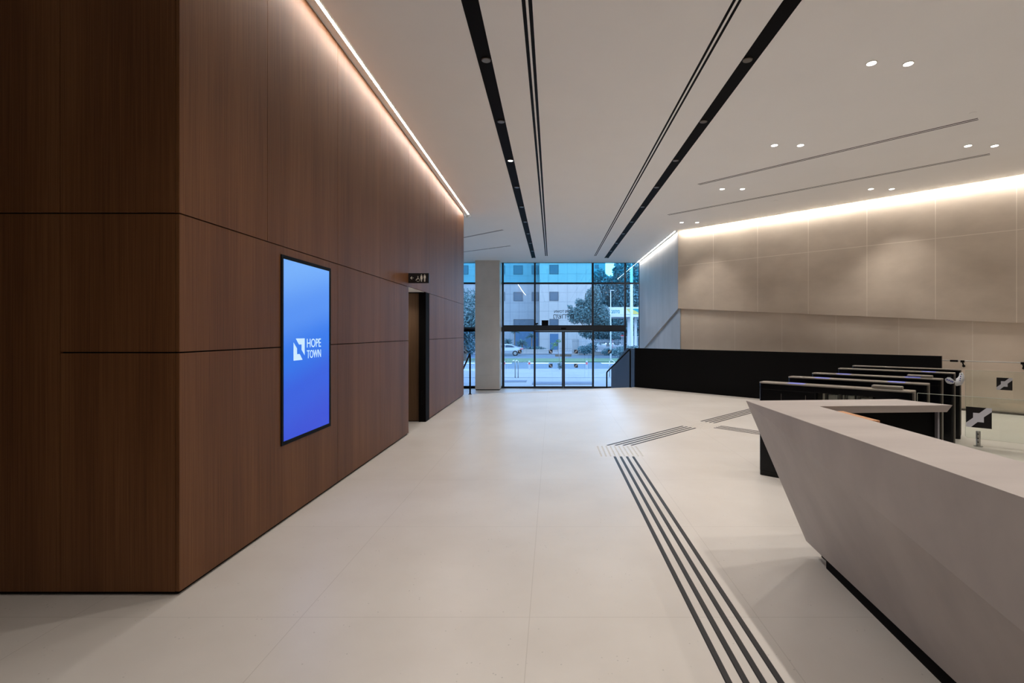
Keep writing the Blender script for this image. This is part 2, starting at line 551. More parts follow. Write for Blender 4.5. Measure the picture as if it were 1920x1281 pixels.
# ceiling with real slots for the coves
SL = 0.14                                  # slot beside the wood wall
cpoly = [(-9, -5), (WX + SL, -5), (WX + SL, 12.12), (WX - 0.12, 12.42), (WX - 0.12, WY0 - 0.0), (-9, WY0 - 0.0)]
CEt = 0.03
ceil = MB()
ce0 = WC - N45 * 0.127; ceE = ce0 + A45 * SEND
sfx = WC.x - 0.105
# main field right of the wood wall slot
ceil.prism([(WX + SL, -5), (12, -5), (12, ceE.y), (sfx, (WC.x + WC.y - 0.18) - sfx), (sfx, FAC), (-9, FAC), (-9, 12.42), (WX - 0.12, 12.42), (WX + SL, 12.12)], CEIL, CEIL + CEt)
# behind the camera and left of the wood volume
ceil.box(-9, WX + SL, -5, WY0 + 0.004, CEIL, CEIL + CEt)
ceil.prism([(-9, WY1 - 0.1), (WX, WY1 - 0.1), (WX, 12.28), (WX - 0.12, 12.42), (-9, 12.42)], CEIL, CEIL + CEt)
ceil_o = ceil.build('ceiling', M['ceiling'], origin=(0, 0, CEIL))
struct(ceil_o, 'flat plaster ceiling')
# slab over the slots
struct(MB().box(-9.2, 12.3, -5.2, FAC + 0.2, CEIL + CEt + 0.001, CEIL + 0.2).build('ceiling', M['ceiling'], origin=(0, 0, CEIL + 0.03)), 'slab above the light coves')

# stone wall, upper thicker layer with the sloping lower edge
ang = math.atan2(A45.y, A45.x)


def wl(s, n, z):            # along the 45 degree stone wall
    p = WC + A45 * s + N45 * n
    return (p.x, p.y, z)


Z0 = LOW - 0.12; ZT = CEIL + CEt
led0, ledS = 2.19, -0.0725
up = MB()
za, zb = led0, led0 + ledS * SEND
up.add([wl(0, 0, za), wl(SEND, 0, zb), wl(SEND, 0, ZT), wl(0, 0, ZT), wl(0.06, 0.2, za), wl(SEND, 0.2, zb), wl(SEND, 0.2, ZT), wl(0.06, 0.2, ZT)],
       [(0, 1, 2, 3), (4, 7, 6, 5), (0, 4, 5, 1), (3, 2, 6, 7), (0, 3, 7, 4), (1, 5, 6, 2)])
struct(up.build('wall_right', M['stone_up'], origin=(WC.x, WC.y, 0), rot=ang), 'upper stone cladding with pale joints')
lw = MB()
lw.add([wl(0.03, 0.07, Z0), wl(SEND, 0.07, Z0), wl(SEND, 0.07, zb + 0.03), wl(0.03, 0.07, za + 0.03), wl(0.08, 0.3, Z0), wl(SEND, 0.3, Z0), wl(SEND, 0.3, zb + 0.03), wl(0.08, 0.3, za + 0.03)],
       [(0, 1, 2, 3), (4, 7, 6, 5), (0, 4, 5, 1), (3, 2, 6, 7), (0, 3, 7, 4), (1, 5, 6, 2)])
struct(lw.build('wall_right', M['stone_low'], origin=(WC.x, WC.y, 0), rot=ang), 'lower stone cladding set back below the ledge')
# facet running to the glass front
fz = lambda y: led0 - 0.247 * (y - WC.y)
fa = MB()
y0, y1 = WC.y, FAC + 0.1
X = WC.x
fa.add([(X, y0, fz(y0)), (X, y1, fz(y1)), (X, y1, ZT), (X, y0, ZT), (X + 0.2, y0 + 0.08, fz(y0)), (X + 0.2, y1, fz(y1)), (X + 0.2, y1, ZT), (X + 0.2, y0 + 0.08, ZT)],
       [(0, 1, 2, 3), (4, 7, 6, 5), (0, 4, 5, 1), (3, 2, 6, 7), (0, 3, 7, 4), (1, 5, 6, 2)])
struct(fa.build('wall_right', M['stone_facet'], origin=(X, y0, 0), rot=R(90)), 'upper stone wall beside the entrance')
fb = MB()
fb.add([(X + 0.06, y0, Z0), (X + 0.06, y1, Z0), (X + 0.06, y1, fz(y1) + 0.03), (X + 0.06, y0, fz(y0) + 0.03), (X + 0.3, y0 + 0.1, Z0), (X + 0.3, y1, Z0), (X + 0.3, y1, fz(y1) + 0.03), (X + 0.3, y0 + 0.1, fz(y0) + 0.03)],
       [(0, 1, 2, 3), (4, 7, 6, 5), (0, 4, 5, 1), (3, 2, 6, 7), (0, 3, 7, 4), (1, 5, 6, 2)])
struct(fb.build('wall_right', M['stone_facet'], origin=(X, y0, 0), rot=R(90)), 'lower stone wall beside the entrance')
# thin dark strip painting the shade of the gap under the lower stone wall
sk = MB()
sk.add([wl(sR - 0.2, 0.03, 0.0), wl(SEND, 0.03, 0.0), wl(SEND, 0.068, 0.0), wl(sR - 0.2, 0.068, 0.0), wl(sR - 0.2, 0.03, 0.035), wl(SEND, 0.03, 0.035), wl(SEND, 0.068, 0.035), wl(sR - 0.2, 0.068, 0.035)],
       [(0, 3, 2, 1), (4, 5, 6, 7), (0, 1, 5, 4), (1, 2, 6, 5), (2, 3, 7, 6), (3, 0, 4, 7)])
struct(sk.build('shadow_gap_strip', M['steel_dark'], origin=wl(sR, 0.03, 0)), 'thin dark strip painted as the shadow gap under the stone wall')

# remaining shell, outside the frame
struct(MB().box(12.0, 12.2, -5.2, WEND.y + 0.3, -0.12, ZT).build('wall_right', M['wall_rear'], origin=(12, -5, 0)))
struct(MB().box(-9.2, 12.2, -5.2, -5.0, -0.12, ZT).build('wall_rear', M['wall_rear'], origin=(0, -5.1, 0)))
struct(MB().box(-9.2, -9.0, -5.2, FAC + 0.2, Z0, ZT).build('wall_left', M['wall_rear'], origin=(-9.1, -5, 0)))

# ------------------------------------------------------------------ wood clad volume
DY0, DY1 = 7.35, 8.594                     # doorway
DZ = 2.184
L2 = 1.388
PT = 0.02                                  # panel thickness
core = MB()
core.box(-9, WX - PT, WY0 + PT, DY0 - 0.02, -0.1, CEIL + CEt)
core.box(-9, WX - PT, DY1 + 0.0, WY1, -0.1, CEIL + CEt)
core.box(-9, WX - PT, DY0 - 0.02, DY1, DZ + 0.03, CEIL + CEt)
core.box(-9, WX - 1.6, DY0 - 0.02, DY1, -0.1, DZ + 0.03)
wcore = struct(core.build('wall_left', M['shadow_gap'], origin=(WX, WY0, 0)), 'walnut veneer wall volume')
pan = MB()
g = 0.002; G = 0.008; base = 0.022
ys = [WY0] + [3.71 + 1.215 * k for k in range(0, 3)] + [DY0]
ys[1:4] = [3.71, 4.925, 6.14]
rows = [(base, L2 - G / 2), (L2 + G / 2, DZ - G / 2), (DZ + G / 2, CEIL + CEt - 0.006)]


def side_panel(a, b, z0, z1):
    pan.box(WX - PT, WX, a + g, b - g, z0, z1)


for r, (z0, z1) in enumerate(rows):
    cuts = [WY0, 3.71, 4.925, 6.14, DY0]
    if r < 2:
        cuts = [WY0, 4.925, 6.14, DY0]
    for a, b in zip(cuts[:-1], cuts[1:]):
        side_panel(a, b, z0, z1)
    if r == 2:
        side_panel(DY0, DY1, z0, z1)
    for a, b in zip([DY1, 9.81, 11.03], [9.81, 11.03, WY1]):
        side_panel(a, b, z0, z1)
# front face panels
xs = [WX - PT - 0.002, -2.81, -4.02, -5.23, -6.44, -9.0]
for a, b in zip(xs[:-1], xs[1:]):
    pan.box(b + g, a - g, WY0, WY0 + PT, DZ + G / 2, CEIL - 0.002)
    if b > -3:
        pan.box(b + g, a - g, WY0, WY0 + PT, L2 + G / 2, DZ - G / 2)
        pan.box(b + g, a - g, WY0, WY0 + PT, base, L2 - G / 2)
    else:
        pan.box(b + g, a - g, WY0, WY0 + PT, base, DZ - G / 2)
# far end face
pan.box(-9, WX - PT, WY1, WY1 + PT, base, CEIL)
pp = pan.build('veneer_panels', M['wood'], origin=(0, 0, 0))
pp.parent = wcore
pp.matrix_parent_inverse = Matrix.Translation(Vector((WX, WY0, 0))).inverted()

# alcove behind the doorway
alc = MB()
alc.box(WX - 1.58, WX - 0.12, 8.40, 8.44, 0.012, DZ - 0.012)
a1o = alc.build('veneer_lining', M['wood_in'], origin=(WX - 0.8, 8.4, 0))
struct(a1o, 'walnut lining inside the doorway'); a1o.name = 'wall_alcove'
struct(MB().box(WX - 0.12, WX - 0.001, 8.36, DY1 - 0.001, 0.0, DZ + 0.02).box(WX - 1.58, WX - 0.12, 8.445, 8.59, 0.0, DZ).build('trim_1', M['shadow_gap'], origin=(WX - 0.06, 8.4, 0)), 'black jamb of the doorway')
struct(MB().box(WX - 1.58, WX - 0.03, DY0, 8.38, DZ + 0.004, DZ + 0.028).build('ceiling', M['ceiling'], origin=(WX - 0.8, 7.9, DZ)), 'low ceiling in the doorway')
struct(MB().box(WX - 1.58, WX - 0.02, DY0 - 0.019, DY0 - 0.001, 0.0, DZ).build('trim_2', M['shadow_gap'], origin=(WX - 0.8, DY0, 0)), 'near lining of the doorway')
spot_alc = (WX - 0.5, 7.95, DZ - 0.02)
al = empty('downlight', (WX - 0.33, 8.18, DZ + 0.003), label='small white downlight just inside the walnut doorway', cat='ceiling light')
MB().lathe([(0.052, 0.0), (0.052, -0.006), (0.04, -0.008)], 20).build('trim_ring', M['white_sign'], al)
MB().lathe([(0.038, -0.006), (0.038, -0.010)], 20).build('lens', M['lamp'], al)

# door handle on the black jamb
dh = MB().tube([(WX - 0.06, 8.355, 0.30), (WX - 0.06, 8.31, 0.30), (WX - 0.06, 8.31, 0.52), (WX - 0.06, 8.355, 0.52)], 0.007, 8).build('door_pull', M['black'], origin=(WX - 0.06, 8.355, 0.4))
tag(dh, 'thin black pull handle low on the black doorway jamb', 'handle')

# ================================================================== COVE LIGHTS
def led(name, pts, wdt, label, group=None, mat='led'):
    """flat aluminium profile with a lit diffuser; pts are the centre line on the recess top"""
    a, b = Vector(pts[0]), Vector(pts[1])
    d = (b - a).normalized(); n = Vector((-d.y, d.x))
    th = empty(name, (a.x, a.y, CEIL + CEt), math.atan2(d.y, d.x), label, 'cove light', group)
    Ln = (b - a).length
    MB().box(0, Ln, -wdt / 2 - 0.006, -wdt / 2, -0.012, 0).box(0, Ln, wdt / 2, wdt / 2 + 0.006, -0.012, 0).build('profile', M['white_sign'], th)
    MB().box(0.001, Ln - 0.001, -wdt / 2 + 0.0005, wdt / 2 - 0.0005, -0.010, -0.002).build('diffuser', M[mat], th)
    return th


GC = 'linear lights in the ceiling coves'
led('cove_light', [(WX + 0.098, -4.9), (WX + 0.098, 12.02)], 0.028, 'long white cove light along the top of the walnut wall', GC)
c0 = ce0 + N45 * 0.06 + A45 * 0.08
c1 = ce0 + N45 * 0.06 + A45 * (SEND - 0.1)
led('cove_light', [(c0.x, c0.y), (c1.x, c1.y)], 0.04, 'bright cove light washing the long stone wall on the right', GC, 'led_stone')
led('cove_light', [(sfx + 0.032, 14.05), (sfx + 0.032, FAC - 0.06)], 0.028, 'short cove light over the stone wall next to the glass front', GC)

# ================================================================== CEILING FIXTURES
def channel(xc, wdt, y0, y1, label):
    th = empty('ceiling_channel', (xc, y0, CEIL), 0, label, 'ceiling channel', 'black channels in the ceiling')
    Ln = y1 - y0
    MB().box(-wdt / 2, wdt / 2, 0, Ln, -0.0015, -0.0002).build('channel_bed', M['black_channel'], th)
    MB().box(-wdt / 2 - 0.003, -wdt / 2, 0, Ln, -0.004, -0.0002).box(wdt / 2, wdt / 2 + 0.003, 0, Ln, -0.004, -0.0002).build('edge_trim', M['black_channel'], th)
    return th


Yend = CP(1000, 484).y
chL = channel(-0.707, 0.143, -4.8, Yend, 'left wide black channel running down the ceiling to the entrance')
chR = channel(2.06, 0.15, -4.8, Yend, 'right wide black channel running down the ceiling to the entrance')


def slot_pair(xa, xb, wdt, y0, y1, label):
    xc = (xa + xb) / 2
    th = empty('slot_diffuser', (xc, y0, CEIL), 0, label, 'air vent', 'long twin slots in the ceiling')
    Ln = y1 - y0
    for x in (xa, xb):
        MB().box(x - xc - wdt / 2, x - xc + wdt / 2, 0, Ln, -0.0016, -0.0002).build('slot', M['slot'], th)
    MB().box(xa - xc + wdt / 2 + 0.001, xb - xc - wdt / 2 - 0.001, 0, Ln, -0.0012, -0.0002).build('divider', M['ceiling'], th)
    return th


ys_ = CP(1023, 480).y
slot_pair(-0.247, -0.190, 0.034, -4.8, ys_, 'twin black slots just right of the left black channel')
slot_pair(1.562, 1.611, 0.026, -4.8, ys_, 'twin black slots just left of the right black channel')


def diffuser(p, q, label, sep=0.056):
    d = (q - p).normalized(); Ln = (q - p).length
    th = empty('linear_diffuser', (p.x, p.y, CEIL), math.atan2(d.y, d.x), label, 'air vent', 'thin diagonal air slots in the ceiling')
    MB().box(0, Ln, -sep / 2 - 0.0115, -sep / 2 + 0.0115, -0.0016, -0.0002).build('slot', M['slot'], th)
    MB().box(0, Ln, sep / 2 - 0.0115, sep / 2 + 0.0115, -0.0016, -0.0002).build('slot', M['slot'], th)
    MB().box(0, Ln, -sep / 2 + 0.012, sep / 2 - 0.012, -0.0012, -0.0002).build('divider', M['ceiling'], th)
    return th


diffuser(CP(1310, 346), CP(1834, 223), 'diagonal air slot nearer the camera on the right ceiling')
diffuser(CP(1253, 403), CP(1856, 289), 'diagonal air slot nearer the stone wall on the right ceiling')
diffuser(CP(943, 431), CP(800, 459.3), 'diagonal air slot left of the black channel, nearer the walnut wall end', 0.04)
diffuser(CP(957, 461), CP(800, 481.5), 'diagonal air slot left of the black channel, nearer the stone column', 0.04)


def spot_light(loc, power, size=115, blend=0.9, r=0.028, name='lamp_light'):
    ld = bpy.data.lights.new(name, 'SPOT')
    ld.energy = power; ld.color = LAMP_COLOR
    ld.spot_size = R(size); ld.spot_blend = blend; ld.shadow_soft_size = r
    lo = bpy.data.objects.new(name, ld)
    COL.objects.link(lo)
    lo.location = loc
    return lo


# lamps inside the channels
proto_c = empty('channel_downlight', (0, 0, 0))
MB().lathe([(0.050, -0.0016), (0.050, -0.014), (0.043, -0.016)], 24).build('trim_ring', M['steel_dark'], proto_c)
MB().lathe([(0.042, -0.010), (0.042, -0.017)], 24).build('lens', M['lamp_dim'], proto_c)
lit_lens = None
ordn = ['first', 'second', 'third', 'fourth', 'fifth', 'sixth', 'seventh', 'eighth', 'ninth', 'tenth']
first = True
for side, xc in (('left', -0.69), ('right', 2.035)):
    for k in range(-5, 10):
        Y = 5.17 + 1.505 * k
        if k >= 0:
            if first:
                o = proto_c; first = False
            else:
                o = copy_tree(proto_c)
            o.location = (xc, Y, CEIL)
            lit = (side == 'left' and k == 2)
            tag(o, ('small lit downlight' if lit else 'small dark round downlight') + ' in the %s black ceiling channel, %s from the camera' % (side, ordn[k]), 'ceiling light', 'downlights in the black channels')
            if lit:
                ln = [c for c in kids(o) if c.name.startswith('lens')][0]
                ln.data = ln.data.copy(); ln.data.materials.clear(); ln.data.materials.append(M['lamp_glow'])
                ln['label'] = 'glowing lens'
        spot_light((xc, Y, CEIL - 0.03), SPOT_POWER * (1.1 if side == 'right' else 0.85) * (1.0 if k < 5 else 0.75), 104, 0.8)

spot_light(spot_alc, 14, 150, 0.9, 0.03)

# flush downlights over the gates
proto_d = empty('downlight', (0, 0, 0))
MB().lathe([(0.054, -0.0004), (0.054, -0.005), (0.046, -0.007)], 24).build('trim_ring', M['white_sign'], proto_d)
MB().lathe([(0.045, -0.003), (0.045, -0.008)], 24).build('lens', M['lamp'], proto_d)
pd = [((1634, 118), 'near pair, left'), ((1703, 119), 'near pair, right'),
      ((1452, 272), 'second row, left pair, left lamp'), ((1501, 272), 'second row, left pair, right lamp'),
      ((1815, 273), 'second row, right pair, left lamp'), ((1865, 273), 'second row, right pair, right lamp'),
      ((1354, 354), 'third row, left pair, left lamp'), ((1392, 354), 'third row, left pair, right lamp'),
      ((1633, 354), 'third row, right pair, left lamp'), ((1672, 354), 'third row, right pair, right lamp'),
      ((1278, 417), 'pair nearest the stone wall corner, left lamp'), ((1307, 417), 'pair nearest the stone wall corner, right lamp')]
first = True
for (px, lb) in pd:
    p = CP(*px)
    o = proto_d if first else copy_tree(proto_d)
    first = False
    o.location = (p.x, p.y, CEIL)
    tag(o, 'bright round downlight over the gates, ' + lb, 'ceiling light', 'bright downlights on the right ceiling')
    spot_light((p.x, p.y, CEIL - 0.02), DOWN_POWER, 86, 0.6)
for (x, y) in ((6.34, 5.25), (6.75, 5.25), (3.38, 2.95), (3.77, 2.95), (6.34, 2.95), (6.75, 2.95), (3.38, 0.65), (3.77, 0.65), (6.34, 0.65), (6.75, 0.65), (9.3, 5.25), (9.7, 5.25), (9.3, 2.95), (9.7, 2.95), (9.4, 0.65), (9.2, 7.545), (8.8, 7.545)):
    spot_light((x, y, CEIL - 0.02), DOWN_POWER, 100, 0.7)  # unseen spots added beyond the frame to fill the room and stone wall

for (px, lb) in (((1824, 212), 'tiny round sprinkler plate by the end of the nearer diagonal air slot'), ((1455, 376), 'tiny round sprinkler plate between the two diagonal air slots'), ((1189, 439), 'tiny round sprinkler plate right of the right black channel'), ((985, 479), 'tiny round sprinkler plate left of the left black channel, near the glass front')):
    p = CP(*px)
    tag(MB().lathe([(0.04, -0.0003), (0.04, -0.004), (0.03, -0.006)], 20).build('sprinkler_plate', M['ceiling'], origin=None), lb, 'sprinkler').location = (p.x, p.y, CEIL)
for ob in [o for o in bpy.data.objects if o.name.startswith('sprinkler_plate')]:
    ob['group'] = 'sprinkler plates in the ceiling'

# ================================================================== DISPLAY
SY0, SY1, SZ0, SZ1 = 3.888, 4.756, 0.61, 2.118
tv = empty('wall_display', (WX, (SY0 + SY1) / 2, SZ0), 0, 'tall blue wall screen with a black frame and a white logo on the walnut wall', 'screen')
inv = Matrix.Translation(-Vector(tv.location))
b = 0.030
fr = MB()
fr.box(WX + 0.001, WX + 0.008, SY0, SY0 + b, SZ0, SZ1, inv).box(WX + 0.001, WX + 0.008, SY1 - b, SY1, SZ0, SZ1, inv)
fr.box(WX + 0.001, WX + 0.008, SY0 + b, SY1 - b, SZ0, SZ0 + b, inv).box(WX + 0.001, WX + 0.008, SY0 + b, SY1 - b, SZ1 - b, SZ1, inv)
fr.build('frame', M['black'], tv)
sc = MB().box(WX + 0.001, WX + 0.004, SY0 + b, SY1 - b, SZ0 + b, SZ1 - b).build('screen', M['screen'], origin=(0, 0, 0))
sc.parent = tv
sc.matrix_parent_inverse = inv


def emblem_polys(flip=False):
    """two pieces around a stepped diagonal ribbon, in a unit square; ribbon from lower left to upper right"""
    up_ = [(0, 0.20), (0.28, 0.47), (0.28, 0.72), (0.52, 0.72), (0.80, 1.0), (0, 1.0)]
    lo_ = [(0.20, 0.0), (0.46, 0.28), (0.70, 0.28), (0.70, 0.54), (1.0, 0.82), (1.0, 0.0)]
    rib = [(0, 0), (0.20, 0.0), (0.46, 0.28), (0.70, 0.28), (0.70, 0.54), (1.0, 0.82), (1.0, 1.0), (0.80, 1.0), (0.52, 0.72), (0.28, 0.72), (0.28, 0.47), (0, 0.20)]
    f = (lambda p: [(1 - a, b_) for a, b_ in p]) if flip else (lambda p: p)
    return f(up_), f(lo_), f(rib)


# text plane for the left wall: x -> +Y, y -> Z, normal -> +X
TW = Matrix(((0, 0, 1, 0), (1, 0, 0, 0), (0, 1, 0, 0), (0, 0, 0, 1)))
lg = MB()
TT = inv @ Matrix.Translation((WX + 0.0042, 4.075, 1.272)) @ TW @ Matrix.Diagonal((0.182, 0.182, 1, 1))
for q in emblem_polys(True)[:2]:
    lg.prism(q, 0, 0.001, TT)
lg.build('emblem', M['screen_logo'], tv)
for body, zc, hh in (('HOPE', 1.373, 0.077), ('TOWN', 1.279, 0.071)):
    text_mesh('lettering', body, M['screen_logo'], tv, inv @ Matrix.Translation((WX + 0.0055, 4.425, zc)) @ TW, cap=hh, width=0.258, bold=0.0)

# ================================================================== RESTROOM SIGN
sg = empty('restroom_sign', (WX, 7.35, 2.238), 0, 'small black restroom sign projecting from the walnut wall above the doorway', 'sign')
SW, SH = 0.305, 0.148
MB().box(0.001, SW, -0.012, 0.012, 0, SH).build('plate', M['decal'], sg, bevel=0.002)
icons = MB()


def picto(T, kind):
    m = MB()
    m.lathe([(0.0001, 0), (0.1, 0), (0.1, 0.02), (0.0001, 0.02)], 14, T @ Matrix.Translation((0, 1.62, 0)))
    if kind == 'man':
        m.prism([(-0.22, 1.45), (0.22, 1.45), (0.27, 0.8), (0.19, 0.8), (0.16, 1.2), (0.14, 0.0), (0.03, 0.0), (0.02, 0.75), (-0.02, 0.75), (-0.03, 0.0), (-0.14, 0), (-0.16, 1.2), (-0.19, 0.8), (-0.27, 0.8)], 0, 0.02, T)
    elif kind == 'woman':
        m.prism([(-0.18, 1.45), (0.18, 1.45), (0.30, 0.82), (0.22, 0.8), (0.15, 1.15), (0.27, 0.55), (0.12, 0.55), (0.12, 0.0), (0.03, 0.0), (0.02, 0.55), (-0.02, 0.55), (-0.03, 0), (-0.12, 0), (-0.12, 0.55), (-0.27, 0.55), (-0.15, 1.15), (-0.22, 0.8), (-0.30, 0.82)], 0, 0.02, T)
    return m


def sgT(x, z, s):
    return Matrix.Translation((x, -0.0125, z)) @ UPR @ Matrix.Diagonal((s, s, 0.08, 1))


picto(sgT(0.195, 0.022, 0.062), 'woman').build('pictogram', M['white_sign'], sg)
picto(sgT(0.243, 0.022, 0.062), 'man').build('pictogram', M['white_sign'], sg)
wc = MB()
T = sgT(0.140, 0.024, 0.062)
wc.lathe([(0.0001, 0), (0.1, 0), (0.1, 0.02), (0.0001, 0.02)], 14, T @ Matrix.Translation((0.05, 1.2, 0)))
wc.prism([(-0.04, 1.06), (0.14, 1.06), (0.16, 0.55), (-0.2, 0.5), (-0.42, 0.2), (-0.52, 0.26), (-0.28, 0.66), (-0.02, 0.68)], 0, 0.02, T)
pts = []
for k in range(15):
    t = R(-150) + R(260) * k / 14
    pts.append((0.09 + 0.38 * math.cos(t), 0.33 + 0.36 * math.sin(t)))
for p, q in zip(pts[:-1], pts[1:]):
    d = (Vector(q) - Vector(p)).normalized() * 0.035; nn = Vector((-d.y, d.x))
    wc.prism([(p[0] + nn.x, p[1] + nn.y), (q[0] + nn.x, q[1] + nn.y), (q[0] - nn.x, q[1] - nn.y), (p[0] - nn.x, p[1] - nn.y)], 0, 0.02, T)
wc.build('pictogram', M['white_sign'], sg)
ar = MB()
T = Matrix.Translation((0.055, -0.0125, 0.076)) @ UPR @ Matrix.Diagonal((0.024, 0.024, 0.08, 1))
ar.prism([(-1.0, 0), (-0.1, 0.95), (0.12, 0.75), (-0.5, 0.12), (1, 0.12), (1, -0.12), (-0.5, -0.12), (0.12, -0.75), (-0.1, -0.95)], 0, 0.02, T)
ar.build('arrow', M['white_sign'], sg)

# ================================================================== GLASS FRONT
def fx(x): return (x - CXP) * FAC / FPX
def fzp(y): return EYE + (CYP - y) * FAC / FPX


ZB = LOW; ZH0, ZH1 = fzp(620.5), fzp(611.0)
ZTR = fzp(531.5)
mull = [fx(v) for v in (943, 1003, 1111.2, 1171.8)]
XR = WC.x
XL = -9.0
d2 = 0.10


def logo_decal(parent, xc, zc, s, flip, y=None, T=None):
    if T is None:
        T = Matrix.Translation((xc - s / 2, y, zc - s / 2)) @ UPR @ Matrix.Diagonal((s, s, 1, 1))
    a, b_, rib = emblem_polys(flip)
    m = MB()
    m.prism(a, 0.0, 0.0012, T).prism(b_, 0.0, 0.0012, T)
    dd = m.build('logo_decal', M['decal'], parent)
    MB().prism(rib, 0.0, 0.0011, T).build('ribbon_mark', M['white'], dd)
    return dd


wn_i = [0]


def window(x0, x1, z0, z1, mat, fr_w=(0.03, 0.03, 0.03, 0.03), label=None):
    """fixed light: frame with pane; frame widths left,right,bottom,top"""
    wn_i[0] += 1
    e = empty('window_%d' % wn_i[0], ((x0 + x1) / 2, FAC, z0), 0, label, None, None, 'structure')
    cx = (x0 + x1) / 2; hw = (x1 - x0) / 2; H = z1 - z0
    l, r, b_, t = fr_w
    m = MB()
    m.box(-hw, -hw + l, -0.06, 0.04, 0, H).box(hw - r, hw, -0.06, 0.04, 0, H)
    m.box(-hw + l, hw - r, -0.06, 0.04, 0, b_).box(-hw + l, hw - r, -0.06, 0.04, H - t, H)
    m.build('window_frame', M['frame'], e)
    MB().box(-hw + l, hw - r, -0.006, 0.006, b_, H - t).build('pane', mat, e)
    return e, cx, z0


ml, m1, m2, m3 = mull
ZC = CEIL - 0.001
T3 = 0.035
# upper band
window(XL, -2.70 - 0.35, ZTR, ZC, M['glass_up'], (.03, .03, T3, .01), 'upper pane behind the column')
window(-3.05, ml, ZTR, ZC, M['glass_up'], (.02, .04, T3, .01))
window(ml, m1, ZTR, ZC, M['glass_up'], (.04, .035, T3, .01), 'tinted upper pane above the left sidelight')
window(m1, m2, ZTR, ZC, M['glass_up'], (.035, .04, T3, .01), 'wide tinted upper pane above the sliding doors')
window(m2, m3, ZTR, ZC, M['glass_up'], (.04, .035, T3, .01), 'tinted upper pane with the sky gap')
window(m3, XR, ZTR, ZC, M['glass_up'], (.035, .02, T3, .01), 'narrow tinted upper pane beside the stone wall')
# middle band
window(XL, -3.05, ZH1 - 0.15, ZTR, M['glass_mid'], (.03, .03, .09, T3))
window(-3.05, ml, ZH1 - 0.15, ZTR, M['glass_mid'], (.02, .04, .09, T3))
window(ml, m1, ZH1, ZTR, M['glass_mid'], (.04, .035, .02, T3), 'middle pane right of the column')
wm, wmx, wmz = window(m1, m2, ZH1, ZTR, M['glass_mid'], (.035, .04, .02, T3), 'wide middle pane with mirrored lettering')
window(m2, m3, ZH1, ZTR, M['glass_mid'], (.04, .035, .02, T3), 'middle pane right of the lettering')
window(m3, XR, ZB, ZTR, M['glass_mid'], (.035, .02, .05, T3), 'tall narrow pane beside the stone wall')
# lower band
we, _, _ = window(XL, -3.05, ZB, ZH1 - 0.15, M['glass_low'], (.03, .03, .08, .09))
wl3, wx3, wz3 = window(-3.05 - 0.9, ml, ZB, ZH1 - 0.15, M['glass_low'], (.02, .04, .10, .09), 'lower pane left of the column')
wsl, wsx, wsz = window(ml, m1, ZB, ZH0, M['glass_low'], (.06, .05, .075, .03), 'left sidelight of the entrance')
wsr, wrx, wrz = window(m2, m3, ZB, ZH0, M['glass_low'], (.05, .04, .075, .03), 'right sidelight of the entrance')
# text seen mirrored on the glass
text_mesh('lettering', 'HOPE TOWN', M['decal'], wm, Matrix.Translation((fx(1056.5) - wmx, -0.0075, fzp(587) - wmz)) @ UPR, cap=0.115, width=0.76, mirror=True, bold=0.012)
text_mesh('lettering', 'םיררשמ', M['decal'], wm, Matrix.Translation((fx(1056.5) - wmx, -0.0075, fzp(597.5) - wmz)) @ UPR, cap=0.18, width=0.82, mirror=True, bold=0.0, nub_after='םיר')
# header with the door operator
hd = MB().box(ml, m3, -0.14, 0.05, ZH0 - ZB, ZH1 - ZB)
ho = hd.build('trim_3', M['frame'], None); ho.location = (0, FAC, ZB); struct(ho, 'dark header beam over the sliding doors')
tag(MB().box(-0.10, 0.10, -0.04, 0, 0, 0.07).build('door_sensor', M['black'], bevel=0.01), 'small black motion sensor in the middle of the door header', 'sensor').location = (fx(1056.5), FAC - 0.14, ZH0 + 0.06)
tag(MB().box(-0.135, 0.135, -0.09, 0.03, 0, 0.22).box(-0.14, 0.14, -0.10, -0.09, 0.0, 0.02).build('control_box', M['black'], bevel=0.006), 'black square box standing on the door header', 'control box').location = (fx(1022), FAC - 0.10, ZH1)
cmo = empty('security_camera', (fx(1006.5), FAC - 0.08, ZH1), 0, 'tiny black camera at the left end of the door header', 'camera')
MB().lathe([(0.035, 0), (0.035, 0.02), (0.012, 0.025), (0.012, 0.05)], 14).build('base', M['black'], cmo)
MB().tube([(-0.05, 0.0, 0.07), (0.05, -0.03, 0.09)], 0.032, 12).build('body', M['black'], cmo)


def slide_door(nm, x0, x1, lab):
    e = empty(nm, ((x0 + x1) / 2, FAC - 0.09, ZB + 0.005), 0, lab, None, None, 'structure')
    hw = (x1 - x0) / 2; H = ZH0 - ZB - 0.01
    m = MB()
    m.box(-hw, -hw + 0.062, -0.025, 0.025, 0, H).box(hw - 0.062, hw, -0.025, 0.025, 0, H)
    m.box(-hw + 0.062, hw - 0.062, -0.025, 0.025, 0, 0.085).box(-hw + 0.062, hw - 0.062, -0.025, 0.025, H - 0.05, H)
    m.build('door_frame', M['frame'], e)
    MB().box(-hw + 0.062, hw - 0.062, -0.005, 0.005, 0.085, H - 0.05).build('pane', M['glass_low'], e)
    return e


